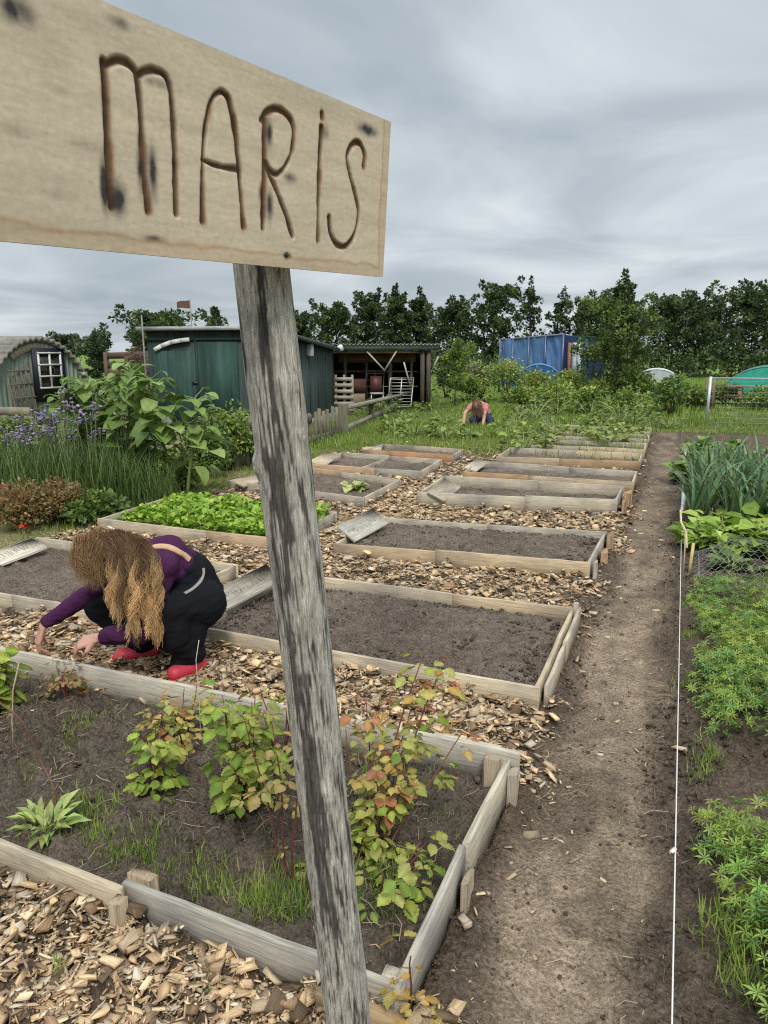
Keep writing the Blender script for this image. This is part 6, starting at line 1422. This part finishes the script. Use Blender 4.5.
# facing direction in plan: from pelvis to between the knees
face_xy = unit(((J['kneN']+J['kneF'])/2-J['pel'])*A((1, 1, 0)))
gaze = unit(D(66, 640, 3.50)-J['head']); crown = unit(A((0, 0, 1.))-gaze*gaze[2]); earr = np.cross(gaze, crown)
Hc = J['head']
def hd(g_, c_, e_): return Hc+gaze*g_+crown*c_+earr*e_
RH = np.stack([earr, gaze, crown], 1)
pieces = [ell_mesh(hd(-.012, .022, 0), (.074, .094, .098), RH), ell_mesh(hd(.03, -.045, 0), (.054, .062, .075), RH), cap_mesh(hd(.085, -.005, 0), hd(.112, -.032, 0), .010, .014), cap_mesh(hd(.066, -.092, -.012), hd(.066, -.092, .012), .024, .024),
          cap_mesh(hd(.088, -.062, -.016), hd(.088, -.062, .016), .008, .008), cap_mesh(hd(.082, .022, -.04), hd(.082, .022, .04), .011, .011), cap_mesh(hd(-.005, -.012, .066), hd(-.012, .014, .069), .011, .013), cap_mesh(hd(-.005, -.012, -.066), hd(-.012, .014, -.069), .011, .013),
          cap_mesh(hd(-.03, -.05, 0), J['neck'], .05, .056), cap_mesh(J['neck'], J['chest'], .06, .10), cap_mesh(J['chest'], J['mid'], .10, .095), cap_mesh(J['neck'], J['shN'], .05, .045), cap_mesh(J['neck'], J['shF'], .05, .045),
          cap_mesh(J['shN'], J['elbN'], .040, .034), cap_mesh(J['elbN'], J['wrN'], .035, .024), cap_mesh(J['shF'], J['elbF'], .040, .034), cap_mesh(J['elbF'], J['wrF'], .035, .024)]
hN0 = D(97, 638, 3.41); hF0 = D(43, 627, 3.62)
tN = D(72, 646, 3.43); tF = D(36, 652, 3.63)
pieces += [cap_mesh(J['wrN'], hN0, .025, .021), cap_mesh(J['wrF'], hF0, .025, .021)]
bkN = unit(A((0, 0, .9))-fw*.55); pieces += hand(hN0, tN-hN0, bkN, -1, 1.0, (.55, .75, .4), .10, .8)
bkF = unit(-rt*.75-fw*.55+A((0, 0, .2))); pieces += hand(hF0, tF-hF0, bkF, 1, 1.0, (.35, .55, .35), .10, .6)
woman = organic('person', pieces, .0042, M_skin, SKIN, None, 3)
tag(woman, 'crouching woman with long wavy blond hair, purple sweater, black dungarees and red boots', 'person')
PUR = (.058, .015, .055); BLK = (.0085, .009, .012)
cuffN = J['wrN']+(J['elbN']-J['wrN'])*.02; cuffF = J['wrF']+(J['elbF']-J['wrF'])*.02
sweater = organic('sweater', [cap_mesh(J['neck']+(J['chest']-J['neck'])*.1, J['chest'], .085, .132), cap_mesh(J['chest'], J['mid'], .132, .122), cap_mesh(J['neck']+(J['chest']-J['neck'])*.2, J['shN'], .075, .062), cap_mesh(J['neck']+(J['chest']-J['neck'])*.2, J['shF'], .075, .062), cap_mesh(J['shN'], J['chest'], .066, .11), cap_mesh(J['shF'], J['chest'], .066, .11),
     cap_mesh(J['shN'], J['elbN'], .062, .051), cap_mesh(J['elbN'], cuffN, .051, .038), cap_mesh(J['shF'], J['elbF'], .062, .051), cap_mesh(J['elbF'], cuffF, .051, .036)], .008, M_fabric, PUR, woman, 4, .010, 3)
def tcol(V): return np.broadcast_to(A(BLK), V.shape)
bib = J['mid']*.72+J['chest']*.28
trousers = organic('dungarees', [cap_mesh(J['pel'], J['mid'], .124, .134), cap_mesh(J['mid'], bib, .138, .136), cap_mesh(J['hipN'], J['hipF'], .122, .118), cap_mesh(J['hipN'], J['kneN'], .104, .078), cap_mesh(J['hipF'], J['kneF'], .105, .074), cap_mesh(J['kneN'], J['ankN']+A((0, 0, .005)), .080, .066), cap_mesh(J['kneF'], J['ankF']+A((0, 0, -.005)), .076, .066), cap_mesh(J['hipN']*.45+J['kneN']*.55, J['ankN']*.55+J['kneN']*.45, .085, .085), cap_mesh(J['ankN']+A((0, 0, .02)), J['ankN']+face_xy*.055-A((0, 0, .025)), .062, .05), cap_mesh(J['hipN']*.82+J['kneN']*.18-A((0, 0, .03)), J['ankN']+A((0, 0, .07)), .082, .068)], .008, M_fabric, BLK, woman, 4, .007, 9)
def boot(ank, fdir, toe=.17, nm='boot'):
    f_ = unit(fdir*A((1, 1, 0))); g0 = A((ank[0], ank[1], .022)); z = A((0, 0, 1.))
    b_ = organic(nm, [cap_mesh(ank+z*.05, g0+z*.055, .047, .05), cap_mesh(g0-f_*.035+z*.045, g0+f_*.10+z*.048, .043, .040), cap_mesh(g0+f_*.09+z*.046, g0+f_*toe+z*.04, .041, .034)], .006, M_rubber, (.52, .036, .06), woman, 5)
    m2 = organic('sole', [cap_mesh(g0-f_*.04+z*.016, g0+f_*.09+z*.016, .042, .043, 16, 3), cap_mesh(g0+f_*.09+z*.016, g0+f_*(toe+.005)+z*.016, .043, .034, 16, 3)], .006, M_rubber, (.55, .06, .08), b_, 2)
    return b_
boot(J['ankN'], face_xy*.75-fw*.5, .10); boot(J['ankF'], face_xy, .12)
# strap over the back
bk = crown*.0
def surf(px, py, dep, off=0.0): return D(px, py, dep)-fw*off
def strap(path, wd, col_, nm, mat=M_fabric):
    pts = spline(path, 8); T = np.gradient(pts, axis=0); T /= np.linalg.norm(T, axis=1)[:, None]; cen_ = (J['chest']*.6+J['mid']*.4)
    mb = MB(); out = pts-cen_; out -= T*(out*T).sum(1)[:, None]; out /= np.linalg.norm(out, axis=1)[:, None]; sd_ = np.cross(T, out)
    V = np.stack([pts-sd_*wd/2, pts-sd_*wd*.3+out*.004, pts+sd_*wd*.3+out*.004, pts+sd_*wd/2, pts+sd_*wd/2-out*.012, pts-sd_*wd/2-out*.012], 1); n_ = len(pts); i = np.arange(n_-1)[:, None]*6; j = np.arange(6)[None]; j2 = (j+1) % 6
    mb.add(V.reshape(-1, 3), np.stack([i+j, i+j2, i+6+j2, i+6+j], -1).reshape(-1, 4), col_); return mb.build(nm, mat, woman, True)
from mathutils.bvhtree import BVHTree
def bvh(o): me = o.data; return BVHTree.FromPolygons([v.co[:] for v in me.vertices], [p.vertices[:] for p in me.polygons])
BV = [bvh(sweater), bvh(trousers)]
def onback(px, py, r_):
    d = ray(px, py); d = d/np.linalg.norm(d); hits = [b_.ray_cast(Vector(CAM), Vector(d))[0] for b_ in BV]; hits = [A(h_) for h_ in hits if h_ is not None]
    if not hits: return D(px, py, 3.5)
    q = min(hits, key=lambda h_: np.linalg.norm(h_-CAM)); return q-d*r_
strap([onback(x_, y_, .004) for x_, y_ in ((150, 548), (155, 546.5), (161, 546), (167, 546.5), (173, 548.5), (179, 551.5), (185, 555), (190, 559.5))], .030, (.55, .36, .22), 'dungaree_strap')
strap([onback(x_, y_, .004) for x_, y_ in ((204, 568), (204, 574), (202, 580), (198, 585), (192, 590), (185, 594))], .007, (.3, .28, .26), 'seam_piping')
# hair: swept back to a clip, then falling in waves over the near shoulder
HC0 = hd(-.018, .028, 0)
clip_dir = unit(D(112, 527, 3.44)-HC0)
mbh = MB(); rh = np.random.default_rng(42)
def hair_strand(P_, r0, c0, c1, wave, ph, nseg=22, taper=.35):
    pts = spline(P_, max(3, nseg//(len(P_)-1))); n_ = len(pts); t = np.linspace(0, 1, n_)
    if wave:
        T = np.gradient(pts, axis=0); T /= np.linalg.norm(T, axis=1)[:, None]; s1 = np.cross(T, fw); s1 /= np.linalg.norm(s1, axis=1)[:, None]+1e-9; s2 = np.cross(T, s1); amp = wave*sstep(.1, .6, t)
        pts = pts+s1*(np.sin(t*26+ph)*amp)[:, None]+s2*(np.cos(t*23+ph*1.7)*amp*.8)[:, None]
    cc = A(c0)[None]*(1-t[:, None])+A(c1)[None]*t[:, None]; mbh.tube(pts, r0*(1-(1-taper)*t), 3, cc, False)
V, Fc = ell_mesh(HC0, (.083, .100, .100), RH); keep = [f for f in Fc if (A([V[i_] for i_ in f]).mean(0)-HC0)@gaze < .055]; mbh.add(V, keep, (.09, .055, .03))
dkb = A((.080, .043, .022)); gld = A((.82, .52, .24)); 
for k_ in range(1900):      # cap strands, hairline to clip
    a_ = rh.uniform(0, 2*pi); s_dir = unit(earr*cos(a_)*.95+crown*sin(a_)*.9+gaze*rh.uniform(.12, .55)-gaze*.25*(sin(a_) < -.2)*1.2)
    om = np.arccos(np.clip(s_dir@clip_dir, -1, 1)); P_ = []; rr = rh.uniform(.99, 1.05)
    for t in np.linspace(0, 1, 6):
        d = (s_dir*sin((1-t)*om)+clip_dir*sin(t*om))/max(.05, sin(om)); d = unit(d); rad_ = 1/sqrt((d@earr/.086)**2+(d@gaze/.104)**2+(d@crown/.104)**2); P_.append(HC0+d*rad_*(rr+.03*sin(pi*t)*rh.uniform(.2, 1.3)))
    mixv = rh.uniform(0, .26); c_ = (dkb*(1-mixv)+gld*.8*mixv)*rh.uniform(.6, 1.3); hair_strand(P_, .0010, c_*1.25, c_*.85, .0012, rh.uniform(0, 6), 15, .8)
locks = []
for k_ in range(46):       # locks of hair that fall together
    u = (k_+rh.random())/46; v = rh.random()**.6
    locks.append((u, v, rh.normal(0, .026), rh.uniform(0, 6.3), rh.uniform(.007, .015), np.clip(rh.normal(.62, .34), .02, 1.2), rh.uniform(13, 22), rh.normal(0, 5)))
for k_ in range(4200):     # falling strands
    u, v, dpt, ph, amp_, mixv, fr, dx_ = locks[rh.integers(len(locks))]; jx = rh.normal(0, 1); jd = rh.normal(0, 1)
    x0 = 98+u*42+jx*2.0; y0 = 530+14*abs(u-.45)+rh.uniform(-2, 13); dep0 = 3.44-.085+.03*abs(u-.5)
    tipx = 113+u*45+dx_+jx*1.5; tipy = 582+v*(24+50*(1-abs(u-.72)/.72))+rh.normal(0, 5)
    p0 = D(x0, y0, dep0+rh.uniform(-.005, .02)); p1 = D(x0*.58+tipx*.42+5, y0*.70+tipy*.30-5, 3.358+dpt*.5+jd*.006); p2 = D(x0*.22+tipx*.78+5, y0*.36+tipy*.64, 3.315+dpt+jd*.007); p3 = D(tipx, tipy, 3.29+dpt*1.4+jd*.008)
    c1 = (dkb*(1-mixv)+gld*mixv)*rh.uniform(.7, 1.3); c0 = dkb*rh.uniform(.8, 1.5)+gld*.08*mixv
    pts_ = spline([p0, p1, p2, p3], 9); n_ = len(pts_); t = np.linspace(0, 1, n_); pj_ = ph+jx*.22; sd_w = rt*np.sin(t*fr+pj_)[:, None]+fw*np.cos(t*fr*.9+pj_)[:, None]*.8
    pts_ = pts_+sd_w*(amp_*rh.uniform(.7, 1.3)*sstep(.15, .6, t))[:, None]
    mm = sstep(.18+.2*rh.random(), .80, t)[:, None]; mbh.tube(pts_, rh.uniform(.0008, .0015)*(1-.5*t), 3, c0[None]*(1-mm)+c1[None]*mm, False)
for k_ in range(800):      # side hair hanging before the face
    u = rh.random(); p0 = D(74+26*u, 540+rh.uniform(-6, 14)-6*u, 3.38+rh.uniform(-.02, .03)); tipx = 80+24*u+rh.normal(0, 4); tipy = 566+26*rh.random()+rh.normal(0, 3)-6*(1-u); p2 = D(tipx, tipy, 3.36+rh.normal(0, .03)); md = (p0+p2)/2+(D(64, 560, 3.38)-D(74, 560, 3.38))*rh.uniform(.1, .9)
    mixv = rh.uniform(.05, .5); c_ = (dkb*(1-mixv)+gld*mixv)*rh.uniform(.7, 1.2); hair_strand([p0, md, p2], .0009, c_, c_*1.15, rh.uniform(.003, .008), rh.uniform(0, 6), 16)
for k_ in range(60):       # flyaway hairs
    u = rh.random(); p0 = D(95+50*u, 528+12*u, 3.40); p2 = p0+A((rh.normal(0, .05), rh.normal(0, .03), rh.uniform(-.08, .035))); hair_strand([p0, (p0+p2)/2+A((0, 0, .02)), p2], .0007, gld*.8, gld, .004, rh.uniform(0, 6), 12)
mbh.build('hair', M_hair, woman, True)
q = HC0+clip_dir*.118; mb = MB(); V, Fc = ell_mesh(q, (.010, .006, .022), RH, 12, 8); mb.add(V, Fc, (.62, .6, .57)); mb.build('hair_clip', M_plastic, woman, True)

# --- the far gardener, bent over between the far plots
gb = G(476, 428); gb[2] = 0; dG = (gb-CAM)@fw
def g2(px, py, dd_=0.): return D(px, py, dG+dd_)
pelG, chG, nkG, hdG = g2(484, 416, .1), g2(479, 408, -.02), g2(478, 405, -.15), g2(477, 406, -.30)
shLG, shRG = g2(472, 406, -.1), g2(486, 406, -.1); elL, elR = g2(465, 413, -.2), g2(484, 416, -.3); haL, haR = g2(463, 428, -.3), g2(483, 425, -.4)
kL, kR = g2(473, 420, -.25), g2(490, 420, -.2); aL, aR = g2(474, 430, .0), g2(491, 430, .02)
gard = organic('person', [ell_mesh(hdG, (.085, .1, .11)), cap_mesh(hdG, nkG, .055, .055), cap_mesh(nkG, chG, .07, .12), cap_mesh(chG, pelG, .11, .11), cap_mesh(shLG, elL, .048, .042), cap_mesh(elL, haL, .042, .034), cap_mesh(shRG, elR, .048, .042), cap_mesh(elR, haR, .042, .034), cap_mesh(nkG, shLG, .05, .05), cap_mesh(nkG, shRG, .05, .05)], .018, M_skin, SKIN, None, 3)
tag(gard, 'far gardener in pink top and dark jeans, bending down with an orange glove', 'person')
organic('top', [cap_mesh(nkG, chG, .10, .16), cap_mesh(chG, pelG+A((0, 0, .05)), .16, .15), cap_mesh(nkG, shLG, .07, .07), cap_mesh(nkG, shRG, .07, .07), cap_mesh(shLG, shLG*.5+elL*.5, .068, .06), cap_mesh(shRG, shRG*.5+elR*.5, .068, .06)], .02, M_fabric, (.50, .20, .19), gard, 3, .01)
organic('jeans', [ell_mesh(pelG, (.17, .16, .15)), cap_mesh(pelG, kL, .11, .085), cap_mesh(pelG, kR, .11, .085), cap_mesh(kL, aL, .085, .06), cap_mesh(kR, aR, .085, .06)], .02, M_fabric, (.035, .05, .10), gard, 3, .01)
organic('glove', [cap_mesh(haL+(elL-haL)*.12, haL, .045, .05), cap_mesh(haL, haL+A((-.03, 0, -.05)), .045, .03)], .015, M_rubber, (.68, .19, .04), gard, 2)
mbh = MB()
for k_ in range(260):
    d = unit(rh.normal(0, 1, 3)*A((1, 1, .6))+A((0, 0, .5))); p0 = hdG+d*.105; p2 = hdG+A((rh.normal(0, .07), rh.normal(0, .05), -.12-.14*rh.random()))+unit(-fw)*.05; hair_strand([hdG+A((0, 0, .11)), p0, p2], .005, (.16, .09, .055), (.22, .13, .075), .004, rh.uniform(0, 6), 10)
mbh.build('hair', M_hair, gard, True)
